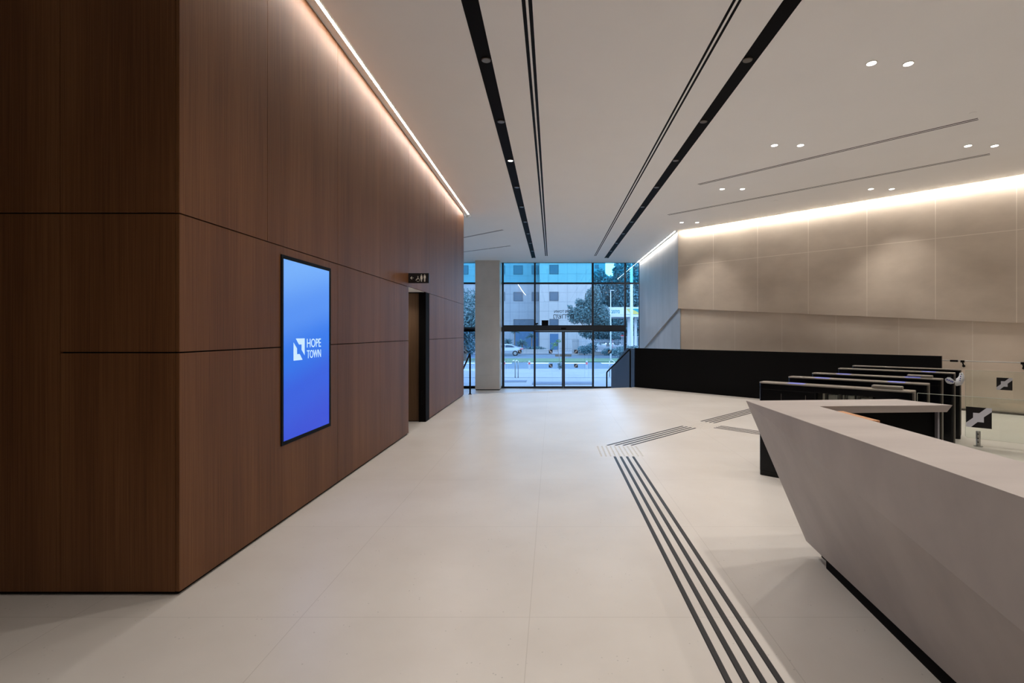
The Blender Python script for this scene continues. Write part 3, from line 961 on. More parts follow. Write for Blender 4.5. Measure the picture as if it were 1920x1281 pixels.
dcx = fx(1056.3)
dl = slide_door('door_1', m1 - 0.03, dcx - 0.0015, 'left sliding glass door leaf')
dr = slide_door('door_2', dcx + 0.0015, m2 + 0.03, 'right sliding glass door leaf')
for dd, xs_, fl in ((dl, 1032.5, True), (dr, 1080, False)):
    for yp in (659.5, 686):
        f = (FAC - 0.1) / FAC
        logo_decal(dd, fx(xs_) * f - dd.location.x, EYE + (CYP - yp) * (FAC - .1) / FPX - dd.location.z, 0.15, fl, y=-0.0065)
logo_decal(wsl, fx(974.5) - wsx, fzp(659.5) - wsz, 0.15, True, y=-0.0075)
logo_decal(wsr, fx(1143) - wrx, fzp(659.5) - wrz, 0.15, False, y=-0.0075)
logo_decal(wl3, fx(873.5) - wx3, fzp(659.5) - wz3, 0.15, True, y=-0.0075)

# stone column
co = MB().box(-0.4825, 0.4825, 0, 0.62, 0.035, CEIL - LOW).build('column', M['column'])
co.location = (-2.548, 19.5, LOW)
struct(co, 'rectangular stone clad column at the glass front'); co.name = 'wall_column'
sb = MB().box(-0.47, 0.47, 0.01, 0.61, 0, 0.034).build('baseboard_column', M['shadow_gap']); sb.location = (-2.548, 19.5, LOW); struct(sb)

# ================================================================== BLACK BALUSTRADE AND STAIR GUARD
dbl = (BW1 - BW0); Lb = dbl.length
bw = empty('solid_balustrade', (BW0.x, BW0.y, 0), math.atan2(dbl.y, dbl.x), 'long matt black solid balustrade in front of the stone wall', 'balustrade')
MB().box(0, Lb, 0.0, 0.10, 0.0, 1.072).build('panel', M['black'], bw)
MB().box(0.0, Lb, -0.001, 0.101, 1.072, 1.08).build('top_rail', M['black'], bw)
MB().box(0.0, Lb, 0.012, 0.10, LOW, -0.001).build('fascia', M['black'], bw)
MB().tube([(Lb, 0.05, 0.84), (Lb + 0.05, 0.05, 0.84)], 0.018, 12).build('end_knob', M['black'], bw)

g0 = Vector((2.285, 13.815)); gd = Vector((-0.35, 0.94)).normalized()
gp = empty('stair_guard', (g0.x, g0.y, 0), math.atan2(gd.y, gd.x), 'dark grey solid guard with blue daylight in its colour, sloping down beside the entrance steps', 'balustrade')
m = MB()
pts2 = [(0.0, -0.0), (0.0, 1.07), (0.42, 1.07), (1.40, 0.44), (1.40, LOW), (0.0, LOW)]
m.prism(pts2, 0, 0.06, Matrix.Rotation(R(90), 4, 'X'))
m.build('panel', M['guard_panel'], gp)


def handrail(x, y, lab, ext=1.0, left=False):
    h = empty('handrail', (x, y, 0), math.atan2(gd.y, gd.x), lab, 'handrail', 'black stair handrails')
    top = 1.05 if not left else 0.99
    MB().tube([(0, 0, 0.0), (0, 0, top - 0.03), (0.012, 0, top - 0.008), (0.05, 0, top - 0.01), (1.40, 0, 0.33), (1.43, 0, 0.29), (1.435, 0, LOW)], 0.021, 12).build('rail', M['black'], h, smooth=True)
    MB().lathe([(0.045, 0), (0.045, 0.008), (0.022, 0.012)], 18).build('foot_flange', M['black'], h)
    MB().lathe([(0.045, LOW), (0.045, LOW + 0.008), (0.022, LOW + 0.012)], 18, Matrix.Translation((1.435, 0, 0))).build('foot_flange', M['black'], h)
    return h


handrail(2.150, 13.80 - 0.12, 'black handrail going down beside the daylight-tinted stair guard')
hl = handrail(-2.01, 12.13, 'black handrail post by the far end of the walnut wall', left=True)

# ================================================================== TACTILE PAVING
def strips(starts, ends, wdt, lab):
    a = Vector(starts[0]); 
    th = empty('tactile_strip_path', (a.x, a.y, 0), 0, lab, 'floor guidance strips', 'black guidance lines in the floor')
    for p, q in zip(starts, ends):
        p = Vector(p) - a; q = Vector(q) - a
        d = (q - p).normalized(); n = Vector((-d.y, d.x)) * wdt / 2
        m = MB()
        ch = 0.006
        vs = []
        for e_, z in ((wdt / 2, 0.0003), (wdt / 2 - 0.004, 0.004)):
            nn = Vector((-d.y, d.x)) * e_
            vs += [(p.x + nn.x, p.y + nn.y, z), (q.x + nn.x, q.y + nn.y, z), (q.x - nn.x, q.y - nn.y, z), (p.x - nn.x, p.y - nn.y, z)]
        m.add(vs, [(3, 2, 1, 0), (4, 5, 6, 7), (0, 1, 5, 4), (1, 2, 6, 5), (2, 3, 7, 6), (3, 0, 4, 7)])
        m.build('strip', M['strip_floor'], th)
    return th


xsL = [0.757, 0.831, 0.9055, 0.981]
strips([(x, -2.0) for x in xsL], [(x, 6.008) for x in xsL], 0.031, 'four long black guidance lines running straight towards the entrance')
ss = [FP(x, 835.3) for x in (1134.7, 1149.7, 1164.7, 1180.6)]
ee = [Vector((2.098, 7.98)), Vector((2.152, 7.925)), Vector((2.205, 7.865)), Vector((2.258, 7.81))]
dg = Vector((0.7071, 0.7071))
b0_ = ee[0]
ee = [b0_ + A45 * 0.0755 * k for k in range(4)]
ss = [e - dg * ((e.y - 6.617) / 0.7071) for e in ee]
strips([(p.x, p.y) for p in ss], [(p.x, p.y) for p in ee], 0.030, 'four black guidance lines running diagonally between the two stud patches')
s3 = [Vector((2.526, 8.414)) + A45 * 0.0755 * k for k in range(4)]
e3 = [p + dg * 2.6 for p in s3]
strips([(p.x, p.y) for p in s3], [(p.x, p.y) for p in e3], 0.030, 'four black guidance lines leaving the far stud patch towards the black balustrade')
s4 = [Vector((2.555, 7.84)) + dg * 0.0755 * k for k in range(4)]
e4 = [p + A45 * 1.15 for p in s4]
strips([(p.x, p.y) for p in s4], [(p.x, p.y) for p in e4], 0.024, 'four black guidance lines leaving the far stud patch towards the wide gate lane')


def studs(origin, ux, uy, nx, ny, pitch, lab, r=0.013):
    th = empty('tactile_stud_patch', (origin[0], origin[1], 0), 0, lab, 'floor studs', 'stud patches in the floor')
    ux = Vector(ux).normalized(); uy = Vector(uy).normalized()
    m = MB()
    for i in range(nx):
        for j in range(ny):
            c = ux * (i * pitch) + uy * (j * pitch)
            m.lathe([(r, 0.0003), (r * 0.72, 0.005)], 8, Matrix.Translation((c.x, c.y, 0)))
    o = m.build('studs', M['stud'], th)
    o['kind'] = 'stuff'
    return th


studs((0.60, 6.05), (1, 0), (0, 1), 10, 10, 0.056, 'square patch of pale studs where the long guidance lines end')
studs((2.17, 7.93), (1, 1), (1, -1), 10, 6, 0.056, 'diagonal patch of pale studs at the far junction of guidance lines')
o0 = E0 - en * 0.32 + ed * 0.06
studs((o0.x, o0.y), (ed.x, ed.y), (en.x, en.y), 78, 5, 0.056, 'long band of pale studs along the top of the entrance steps')
tag(bpy.data.objects['tactile_stud_patch.002'])
st4 = studs((-1.0, 19.0), (1, 0), (0, 1), 34, 4, 0.06, 'band of pale studs on the lower floor inside the sliding doors')
st4.location.z = LOW

# ================================================================== TURNSTILES
gates = [((2.181, 5.229), (3.19, 4.39)), ((2.800, 5.897), (3.785, 4.986)), ((3.346, 6.397), (4.367, 5.565)), ((4.183, 7.26), (5.184, 6.397)), ((4.806, 7.93), (5.693, 6.909))]
LT = 1.33; WT = 0.18; HT = 0.982
rt = math.atan2(-0.66, 0.75)


def rounded_rect(x0, x1, y0, y1, r, n=5):
    p = []
    for cx, cy, a in ((x1 - r, y1 - r, 0), (x0 + r, y1 - r, 90), (x0 + r, y0 + r, 180), (x1 - r, y0 + r, 270)):
        for k in range(n + 1):
            t = R(a + 90 * k / n)
            p.append((cx + r * math.cos(t), cy + r * math.sin(t)))
    return p


def make_gate():
    # local x along the gate, away to near; local +y away from the camera
    t = empty('speed_gate', (0, 0, 0))
    MB().prism(rounded_rect(0.001, LT - 0.002, 0.005, WT - 0.005, 0.03), 0.0, 0.049).build('plinth', M['black_gloss'], t)
    b_ = MB()
    # two solid end bodies and a slim back spine, leaving the middle glazed
    b_.prism(rounded_rect(0.0, 0.56, 0.004, WT - 0.004, 0.03), 0.05, 0.91)
    b_.prism(rounded_rect(1.02, LT - 0.001, 0.004, WT - 0.004, 0.03), 0.05, 0.91)
    b_.prism(rounded_rect(0.0, LT - 0.001, 0.004, WT - 0.004, 0.03), 0.91, 0.968)
    b_.box(0.54, 1.04, 0.02, WT - 0.02, 0.05, 0.16)
    b_.build('body', M['black_gloss'], t, bevel=0.002)
    MB().box(0.56, 1.02, 0.008, 0.014, 0.16, 0.91).build('glass_side_panel', M['glass_guard'], t)
    MB().box(0.56, 1.02, WT - 0.014, WT - 0.008, 0.16, 0.91).build('glass_side_panel', M['glass_guard'], t)
    dv = MB()
    for x in (0.22, 0.45):
        dv.box(x, x + 0.006, 0.001, 0.0045, 0.06, 0.875)
    dv.build('panel_joint', M['steel_dark'], t)
    dr_ = MB()
    dr_.box(0.60, 0.625, 0.03, 0.10, 0.16, 0.905).box(0.64, 0.72, 0.08, 0.10, 0.16, 0.895).box(0.735, 0.745, 0.03, 0.12, 0.16, 0.905).box(0.81, 0.87, 0.06, 0.09, 0.16, 0.90).box(0.89, 0.90, 0.02, 0.12, 0.16, 0.905).box(0.92, 1.0, 0.06, 0.09, 0.16, 0.89)
    dr_.build('drive_unit', M['steel'], t, bevel=0.003)
    MB().lathe([(0.018, 0.16), (0.018, 0.90)], 14, Matrix.Translation((0.78, 0.045, 0))).build('wing_shaft', M['steel'], t)
    MB().prism(rounded_rect(-0.004, LT + 0.004, 0, WT, 0.04), 0.969, HT).build('top_cap', M['steel_cap'], t, bevel=0.003)
    MB().box(LT - 0.03, LT + 0.002, 0.012, WT - 0.012, 0.05, 0.968).build('end_trim', M['steel_dark'], t, bevel=0.004)
    return t


def wings(t, towards_far=True):
    # clear leaf closing the lane, hinged at the middle of the body
    y0_, y1_ = (WT + 0.002, WT + 0.36) if towards_far else (-0.36, -0.002)
    MB().prism([(y0_, 0.22), (y1_, 0.30), (y1_, 0.80), (y0_, 0.86)], -0.005, 0.005,
               Matrix.Translation((0.74, 0, 0)) @ Matrix(((0, 0, 1, 0), (1, 0, 0, 0), (0, 1, 0, 0), (0, 0, 0, 1)))).build('glass_wing', M['glass_guard'], t)


proto_g = make_gate()
glab = ['black speed gate with a steel cap, nearest the reception desk', 'second black speed gate from the reception desk',
        'middle one of the five black speed gates', 'fourth black speed gate, after the wide lane', 'farthest black speed gate, nearest the black balustrade, with a ribbon on its end']
glist = []
for i, (a, b_) in enumerate(gates):
    o = proto_g if i == 0 else copy_tree(proto_g)
    glist.append(o)
for i, (a, b_) in enumerate(gates):
    o = glist[i]
    va, vb = Vector(a), Vector(b_)
    mid = (va + vb) / 2
    d = Vector((math.cos(rt), math.sin(rt)))
    st = mid - d * LT / 2
    o.location = (st.x, st.y, 0)
    o.rotation_euler = (0, 0, rt)
    tag(o, glab[i], 'turnstile', 'speed gates in a diagonal row')
    if i < 4:
        wings(o, True)
    if i > 0:
        wings(o, False)
    for x in ((0.27,), (0.27, 0.98), (0.27, 0.98), (0.98,), ())[i]:
        MB().box(x, x + 0.15, 0.03, WT - 0.03, HT, HT + 0.0015).build('indicator_light', M['blue_led'], o)
    if i in (0, 2):
        MB().box(1.0, 1.24, 0.08, 0.17, HT + 0.0005, HT + 0.03).build('card_reader', M['steel_cap'], o, bevel=0.008)

# ribbon on the farthest gate
gt = glist[4]
Lc = Vector((math.cos(rt), math.sin(rt))); Lnrm = Vector((-Lc.y, Lc.x))


def gl_pt(o, x, y, z):
    p = Vector((o.location.x, o.location.y)) + Lc * x + Lnrm * y
    return Vector((p.x, p.y, z))


path = [(1802, 699, 6.80, 3.0), (1803, 705, 6.78, 5.0), (1802, 711, 6.74, 7.0), (1798, 716, 6.66, 8.0), (1793, 719, 6.52, 5.0), (1789, 717, 6.38, 2.5), (1784, 715.5, 6.30, 5.0), (1779, 713.5, 6.28, 6.0), (1775, 712, 6.27, 4.5), (1772, 711, 6.27, 1.2)]


def wp(x, y, Y):
    return Vector(((x - CXP) * Y / FPX, Y, EYE + (CYP - y) * Y / FPX))


rbm = MB(); vs = []; fs = []
for i, (x, y, Y, hw) in enumerate(path):
    q = path[min(i + 1, len(path) - 1)]; p_ = path[max(i - 1, 0)]
    d = Vector((q[0] - p_[0], q[1] - p_[1])).normalized(); nn = Vector((-d.y, d.x)) * hw
    u1 = wp(x + nn.x, y + nn.y, Y); u2 = wp(x - nn.x, y - nn.y, Y + 0.02)
    off = Vector((0, -0.0012, 0))
    vs += [tuple(u1), tuple(u2), tuple(u2 + off), tuple(u1 + off)]
for i in range(len(path) - 1):
    a = 4 * i; c = a + 4
    for k in range(4):
        fs.append((a + k, a + (k + 1) % 4, c + (k + 1) % 4, c + k))
fs += [(0, 1, 2, 3), tuple(4 * (len(path) - 1) + k for k in (3, 2, 1, 0))]
rbm.add(vs, fs)
rb0 = wp(1798, 716, 6.66)
rbo = rbm.build('seal_ribbon', M['ribbon'], origin=tuple(rb0), smooth=True)
tag(rbo, 'curled white ribbon with blue marks hanging on the end of the farthest gate', 'ribbon')
for px, py, Yd in ((1776, 712, 6.25), (1779.5, 713.5, 6.26), (1783, 715, 6.28), (1786, 716, 6.30), (1801, 706, 6.765), (1800.5, 710, 6.735), (1799.5, 714, 6.69)):
    p = wp(px, py, Yd) - rb0
    MB().box(p.x - 0.007, p.x + 0.007, p.y - 0.001, p.y, p.z - 0.010, p.z + 0.010).build('printed_mark', M['ribbon_ink'], rbo)

# ================================================================== GLASS GUARDS
def glass_guard(x, y, lab, ln=2.6):
    e = empty('glass_guard', (x, y, 0), R(-43.8), lab, 'glass barrier', 'glass guards continuing the gate line')
    MB().prism([(0.02, 0.10), (ln, 0.10), (ln, 1.0), (0.0, 1.0), (0.0, 0.12)], -0.006, 0.006, UPR).build('glass_panel', M['glass_guard'], e)
    MB().box(0.0, ln, -0.006, 0.006, 1.0005, 1.003).box(-0.0025, -0.0005, -0.006, 0.006, 0.12, 1.0).build('polished_edge', M['glass_edge'], e)
    for sx in (0.13, ln - 0.3):
        sp_ = MB().lathe([(0.05, 0.0), (0.05, 0.008), (0.024, 0.012), (0.024, 0.20), (0.02, 0.205)], 20, Matrix.Translation((sx, 0, 0))).build('spigot', M['steel'], e, smooth=False)
        sc_ = MB()
        for z in (0.06, 0.11, 0.165):
            sc_.lathe([(0.008, 0.0), (0.008, 0.003)], 10, Matrix.Translation((sx, -0.024, z)) @ Matrix.Rotation(R(90), 4, 'X'))
        sc_.build('clamp_screw', M['black'], sp_)
    T = Matrix.Translation((0.31, -0.0066, 0.765)) @ UPR @ Matrix.Diagonal((0.152, 0.158, 1, 1))
    logo_decal(e, 0, 0, 1, False, T=T)
    return e


glass_guard(3.03, 4.115, 'clear glass guard with a black logo square, behind the reception desk')
glass_guard(5.54, 6.65, 'clear glass guard with a black logo square and steel spigot, beyond the farthest gate')

# handrail on the stone wall
hw_ = empty('wall_handrail', wl(4.4, 0.07, 0.96), ang, 'thin steel handrail on black brackets along the stone wall', 'handrail')
MB().tube([(0, -0.09, 0), (5.2, -0.09, 0)], 0.011, 10).build('rail', M['steel'], hw_)
for s_ in ((WC.x, 0),):
    pass


def sw_at(px):             # distance along the stone wall for a photo column
    r_ = (px - CXP) / FPX
    return (r_ * (WC.y) - WC.x) / (0.7071 * (1 + r_)) + 0.0


for px, kind in ((1789, 'plate'), (1805, 'bracket'), (1918, 'bracket')):
    s_ = sw_at(px) - 4.4
    m = MB()
    if kind == 'plate':
        m.box(s_ - 0.06, s_ + 0.06, -0.11, -0.07, -0.022, 0.014)
    else:
        m.box(s_ - 0.03, s_ + 0.03, -0.11, -0.07, -0.03, 0.012)
        m.tube([(s_, -0.09, -0.02), (s_ + 0.01, -0.05, -0.09), (s_ + 0.01, -0.0, -0.10)], 0.012, 8)
        m.lathe([(0.025, 0), (0.025, 0.008)], 14, Matrix.Translation((s_ + 0.01, -0.0, -0.10)) @ Matrix.Rotation(R(90), 4, 'X'))
    m.build('bracket', M['black'], hw_)

# ================================================================== RECEPTION DESK
DT = 1.05
dk = empty('reception_desk', (1.6, 1.5, 0), 0, 'angular pale grey reception desk with a leaning front and a return', 'reception desk')
O = Vector((1.6, 1.5, 0))


def dv_(x, y, z): return (x - O.x, y - O.y, z)


YN = -1.2                                      # near end, behind the camera
bx0, by0 = 1.708, 3.337                        # bottom corner of the leaning front
bxN = 1.708 - 0.0664 * (by0 - YN)
tx, ty = 1.281, 3.277
ix = 1.632
body = MB()
vs = [dv_(tx, ty, DT), dv_(bx0, by0, 0.10), dv_(bxN, YN, 0.10), dv_(tx, YN, DT),          # 0..3 front
      dv_(ix, 3.3, DT), dv_(ix + 0.16, 3.337, 0.10), dv_(ix + 0.16, YN, 0.10), dv_(ix, YN, DT)]  # 4..7 back
fs = [(0, 1, 2), (0, 2, 3), (4, 6, 5), (4, 7, 6), (0, 3, 7, 4), (1, 5, 6, 2), (0, 4, 5, 1), (3, 2, 6, 7)]
body.add(vs, fs)
body.build('front_panel', M['desk'], dk)
# counter top: long leg plus return
cpts = [(tx, ty), (tx, YN), (ix, YN), (ix, 3.03), (2.48, 3.077), (2.503, 3.353)]
cp2 = [(2.50, 3.353)]
top = MB()
P_ = [(tx, ty), (tx, YN), (ix, YN), (ix, 3.03), (2.482, 3.077), (2.330 + 0.0, 3.358)]
top.prism([(p[0] - O.x, p[1] - O.y) for p in P_], DT + 0.0003, DT + 0.002)
top.build('counter_top', M['desk'], dk)
lip = MB()
lip.add([dv_(ix, 3.03, DT), dv_(2.482, 3.077, DT), dv_(2.330, 3.358, DT), dv_(tx + 0.02, ty, DT), dv_(ix, 3.03 + 0.006, DT - 0.042), dv_(2.455, 3.085, DT - 0.042), dv_(2.32, 3.345, DT - 0.042), dv_(1.42, 3.28, DT - 0.042)],
        [(3, 2, 1, 0), (4, 5, 6, 7), (0, 1, 5, 4), (1, 2, 6, 5), (2, 3, 7, 6), (3, 0, 4, 7)])
lip.build('return_top', M['desk'], dk)
# black carcass of the return and recessed plinth
MB().prism([(ix + 0.17 - O.x, 3.12 - O.y), (2.425 - O.x, 3.145 - O.y), (2.29 - O.x, 3.335 - O.y), (ix + 0.17 - O.x, 3.32 - O.y)], 0.0, DT - 0.043).build('return_panel', M['black'], dk)
MB().box(2.425 - O.x, 2.436 - O.x, 3.12 - O.y, 3.147 - O.y, 0.0, DT - 0.043).build('corner_trim', M['grey_trim'], dk)
pl = MB()
k0 = Vector((1.745, 3.16)); kN = Vector((1.745 - 0.0747 * (3.16 - YN), YN))
pl.add([dv_(k0.x, k0.y, 0), dv_(kN.x, kN.y + .02, 0), dv_(kN.x + 0.3, kN.y + .02, 0), dv_(k0.x + 0.05, k0.y, 0), dv_(k0.x, k0.y, 0.10), dv_(kN.x, kN.y + .02, 0.10), dv_(kN.x + 0.3, kN.y + .02, 0.10), dv_(k0.x + 0.05, k0.y, 0.10)],
       [(3, 2, 1, 0), (4, 5, 6, 7), (0, 1, 5, 4), (1, 2, 6, 5), (2, 3, 7, 6), (3, 0, 4, 7)])
pl.build('plinth', M['shadow_gap'], dk)
MB().prism([(ix + 0.002 - O.x, 2.66 - O.y), (ix + 0.125 - O.x, 2.66 - O.y), (1.75 - O.x, 2.985 - O.y), (ix + 0.002 - O.x, 2.985 - O.y)], DT - 0.036, DT - 0.02).build('wood_ledge', M['oak'], dk)
# staff worktop at desk height behind the counter
MB().box(ix + 0.17 - O.x, 2.35 - O.x, -0.9 - O.y, 2.3 - O.y, 0.70, 0.73).build('worktop', M['oak'], dk)
MB().box(ix + 0.2 - O.x, 2.3 - O.x, -0.85 - O.y, -0.82 - O.y, 0.0, 0.70).box(ix + 0.2 - O.x, 2.3 - O.x, 2.2 - O.y, 2.23 - O.y, 0.0, 0.70).build('worktop_leg', M['black'], dk)

# ================================================================== OUTSIDE
EX = M


def ep(x, Y): return (x - CXP) * Y / FPX
def ez(y, Y): return EYE + (CYP - y) * Y / FPX


struct(MB().box(-26, 26, FAC + 0.151, 31.3, -1.0, LOW - 0.01).build('ground_plaza', M['plaza'], origin=(0, FAC, LOW)), 'pale plaza outside the doors')
tr = MB()
prof = [(31.3, -0.92), (42, -0.98), (42.001, -0.98), (52, -1.12), (66, -1.38), (66.001, -1.24), (120, -1.24)]
def ground_strip(nm, ya, za, yb, zb_, mat, lab):
    m = MB()
    m.add([(-60, ya, za), (60, ya, za), (60, yb, zb_), (-60, yb, zb_), (-60, ya, -1.9), (60, ya, -1.9), (60, yb, -1.9), (-60, yb, -1.9)],
          [(0, 1, 2, 3), (7, 6, 5, 4), (0, 4, 5, 1), (1, 5, 6, 2), (2, 6, 7, 3), (3, 7, 4, 0)])
    return struct(m.build(nm, mat, origin=(0, ya, za)), lab)
ground_strip('ground_road', 31.301, -0.92, 42.0, -0.98, M['asphalt'], 'near road lane')
ground_strip('ground_verge', 42.001, -0.92, 50.0, -1.06, M['lawn'], 'green median strip')
ground_strip('ground_road', 50.001, -1.12, 66.0, -1.38, M['asphalt'], 'far road lane')
ground_strip('ground_pavement', 66.001, -1.26, 120, -1.26, M['plaza'], 'far pavement')
dm = MB()
for x in range(-14, 16, 3):
    dm.box(x, x + 1.7, 39.9, 40.8, -0.967, -0.958)
struct(dm.build('ground_marking', M['paint'], origin=(0, 40.5, -0.966)), 'white lane dashes')
# kerbs, slots and mats on the plaza
struct(MB().box(-26, 26, 25.0, 25.12, LOW - 0.009, LOW - 0.004).build('ground_drain', M['mat'], origin=(0, 25, LOW)), 'drain slot across the plaza')
tag(MB().prism(rounded_rect(-1.35, 1.35, -0.55, 0.55, 0.05), 0, 0.015).build('door_mat', M['mat']), 'dark doormat outside the sliding doors', 'door mat').location = (0.45, 22.3, LOW - 0.0095)
tag(MB().prism(rounded_rect(-0.55, 0.55, -0.4, 0.4, 0.03), 0, 0.012).build('paving_grate', M['mat']), 'grey grate in the plaza outside the left sidelight', 'grate').location = (-1.75, 23.2, LOW - 0.0095)


def bollard(x, Y, lab):
    e = empty('bollard', (x, Y, LOW - 0.01), 0, lab, 'bollard', 'white bollards along the road')
    MB().lathe([(0.06, 0), (0.06, 0.30)], 12).build('post', M['pole'], e)
    MB().lathe([(0.065, 0.301), (0.065, 0.42)], 12).build('red_band', M['red'], e)
    MB().lathe([(0.06, 0.421), (0.06, 0.49), (0.03, 0.52)], 12).build('cap', M['pole'], e)


bollard(ep(945.5, 31), 31, 'white bollard with a red band beside the left sidelight')
bollard(ep(992.5, 31), 31, 'white bollard with a red band between the lit posts and the left door')
bollard(ep(1100, 31), 31, 'white bollard with a red band seen through the right door leaf')

for x, lb in ((966, 'left one of two low bent steel posts outside the left sidelight'), (971.5, 'right one of two low bent steel posts outside the left sidelight')):
    X0 = ep(x, 25)
    o = MB().tube([(0, 0, 0), (0, 0, 0.78), (-0.015, 0, 0.84), (-0.06, -0.02, 0.88), (-0.10, -0.4, 0.86)], 0.022, 10).build('bent_post', M['steel'], smooth=True)
    o.location = (X0, 25, LOW - 0.01)
    tag(o, lb, 'post', 'steel posts on the plaza')
o = MB().tube([(0, 0, 0), (0, 0, 0.80), (0.03, 0, 0.86), (0.10, -0.02, 0.86), (0.32, -0.1, 0.70), (0.9, -0.3, 0.25), (0.9, -0.3, 0.0)], 0.024, 10).build('outdoor_handrail', M['steel'], smooth=True)
o.location = (ep(1143, 25.6), 25.6, LOW - 0.01)
tag(o, 'bent steel handrail outside the right sidelight', 'handrail')


# ---- plants
def leaf_cloud(blobs, n, size, seed=0):
    rnd = random.Random(seed)
    m = MB()
    vol = [b_[3] * b_[4] * b_[5] for b_ in blobs]
    tot = sum(vol)
    for b_, v in zip(blobs, vol):
        k = int(n * v / tot)
        for _ in range(k):
            while True:
                u = Vector((rnd.uniform(-1, 1), rnd.uniform(-1, 1), rnd.uniform(-1, 1)))
                if 0.25 < u.length < 1: break
            u = u * (0.65 + 0.35 * u.length)
            c = Vector((b_[0] + u.x * b_[3], b_[1] + u.y * b_[4], b_[2] + u.z * b_[5]))
            a = Vector((rnd.gauss(0, 1), rnd.gauss(0, 1), rnd.gauss(0, 1))).normalized()
            q = a.cross(Vector((rnd.gauss(0, 1), rnd.gauss(0, 1), rnd.gauss(0, 1)))).normalized()
            s_ = size * rnd.uniform(0.6, 1.4)
            a *= s_; q *= s_ * 0.5
            m.add([tuple(c - a), tuple(c + q), tuple(c + a), tuple(c - q)], [(0, 1, 2, 3)])
    return m


def tree(x, Y, z, blobs, n, size, mat, lab, trunk_h, tr_r=0.15, group=None, nm='tree', seed=1, cat='tree'):
    e = empty(nm, (x, Y, z), 0, lab, cat, group)
    f = leaf_cloud(blobs, n, size, seed).build('foliage', mat, e)
    f['kind'] = 'stuff'
    t = MB()
    t.tube([(0, 0, 0), (0.04, 0, trunk_h * 0.5), (-0.03, 0, trunk_h)], tr_r, 8, radii=[tr_r, tr_r * 0.8, tr_r * 0.6])
    for b_ in blobs[:5]:
        t.tube([(-0.02, 0, trunk_h * 0.8), (b_[0] * 0.5, b_[1] * 0.5, (b_[2] + trunk_h) / 2), (b_[0], b_[1], b_[2])], tr_r * 0.4, 6, radii=[tr_r * 0.5, tr_r * 0.35, tr_r * 0.15])
    t.build('trunk', M['bark'], e)
    return e


GT = 'trees beyond the road'
def px_blobs(x0, Y, zb, lst):
    k_ = Y / FPX
    return [((px - x0) * k_, dy_, ez(py, Y) - zb, rx * k_, rd, ry * k_) for (px, py, rx, ry, rd, dy_) in lst]


# tree standing before the white building
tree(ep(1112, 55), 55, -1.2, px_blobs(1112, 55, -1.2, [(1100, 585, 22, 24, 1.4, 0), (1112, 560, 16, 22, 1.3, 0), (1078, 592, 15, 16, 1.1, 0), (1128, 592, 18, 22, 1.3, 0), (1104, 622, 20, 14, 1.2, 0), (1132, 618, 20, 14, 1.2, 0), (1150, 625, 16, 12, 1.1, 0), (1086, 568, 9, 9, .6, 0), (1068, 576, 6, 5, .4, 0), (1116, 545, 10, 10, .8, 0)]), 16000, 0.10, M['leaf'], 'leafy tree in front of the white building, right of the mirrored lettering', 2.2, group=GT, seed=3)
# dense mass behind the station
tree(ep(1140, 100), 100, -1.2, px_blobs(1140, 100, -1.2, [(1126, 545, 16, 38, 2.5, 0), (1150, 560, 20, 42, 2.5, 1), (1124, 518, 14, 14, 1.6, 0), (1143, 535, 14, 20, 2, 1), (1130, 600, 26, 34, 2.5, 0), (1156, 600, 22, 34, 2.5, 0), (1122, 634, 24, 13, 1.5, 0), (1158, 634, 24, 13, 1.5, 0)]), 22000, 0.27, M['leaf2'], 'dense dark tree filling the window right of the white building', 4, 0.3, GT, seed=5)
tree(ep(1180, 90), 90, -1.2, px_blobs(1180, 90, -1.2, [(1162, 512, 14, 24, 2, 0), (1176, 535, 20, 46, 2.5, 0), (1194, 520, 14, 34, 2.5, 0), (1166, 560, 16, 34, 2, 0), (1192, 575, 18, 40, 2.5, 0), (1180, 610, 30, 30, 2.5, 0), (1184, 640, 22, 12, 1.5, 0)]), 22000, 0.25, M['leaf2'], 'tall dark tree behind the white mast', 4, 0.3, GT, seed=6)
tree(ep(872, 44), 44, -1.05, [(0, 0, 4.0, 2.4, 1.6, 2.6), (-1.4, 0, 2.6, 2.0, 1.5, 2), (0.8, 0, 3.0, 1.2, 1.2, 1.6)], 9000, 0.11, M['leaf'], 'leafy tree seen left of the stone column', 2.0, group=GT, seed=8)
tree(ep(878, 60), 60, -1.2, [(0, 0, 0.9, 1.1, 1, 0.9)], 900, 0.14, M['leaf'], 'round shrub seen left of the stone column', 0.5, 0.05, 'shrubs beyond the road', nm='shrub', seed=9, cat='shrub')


def palm(x, Y, z, h, s, lab, seed):
    rnd = random.Random(seed)
    e = empty('palm', (x, Y, z), 0, lab, 'palm', 'palms in front of the building')
    m = MB()
    for k in range(46):
        a = rnd.uniform(0, 2 * PI); el = rnd.uniform(-0.3, 1.2)
        d = Vector((math.cos(a) * math.cos(el), math.sin(a) * math.cos(el), math.sin(el)))
        side = d.cross(Vector((0, 0, 1))).normalized()
        p0 = Vector((0, 0, h)); L_ = s * rnd.uniform(0.7, 1.1)
        p1 = p0 + d * L_ * 0.5 + Vector((0, 0, 0.05)); p2 = p0 + d * L_ - Vector((0, 0, 0.25 * L_))
        w_ = 0.10 * s
        m.add([tuple(p0 - side * w_ * .3), tuple(p0 + side * w_ * .3), tuple(p1 + side * w_), tuple(p2), tuple(p1 - side * w_)], [(0, 1, 2, 3, 4)])
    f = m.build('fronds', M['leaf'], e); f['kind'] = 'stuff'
    MB().tube([(0, 0, 0), (0.02, 0, h)], 0.09, 8).build('trunk', M['bark'], e)


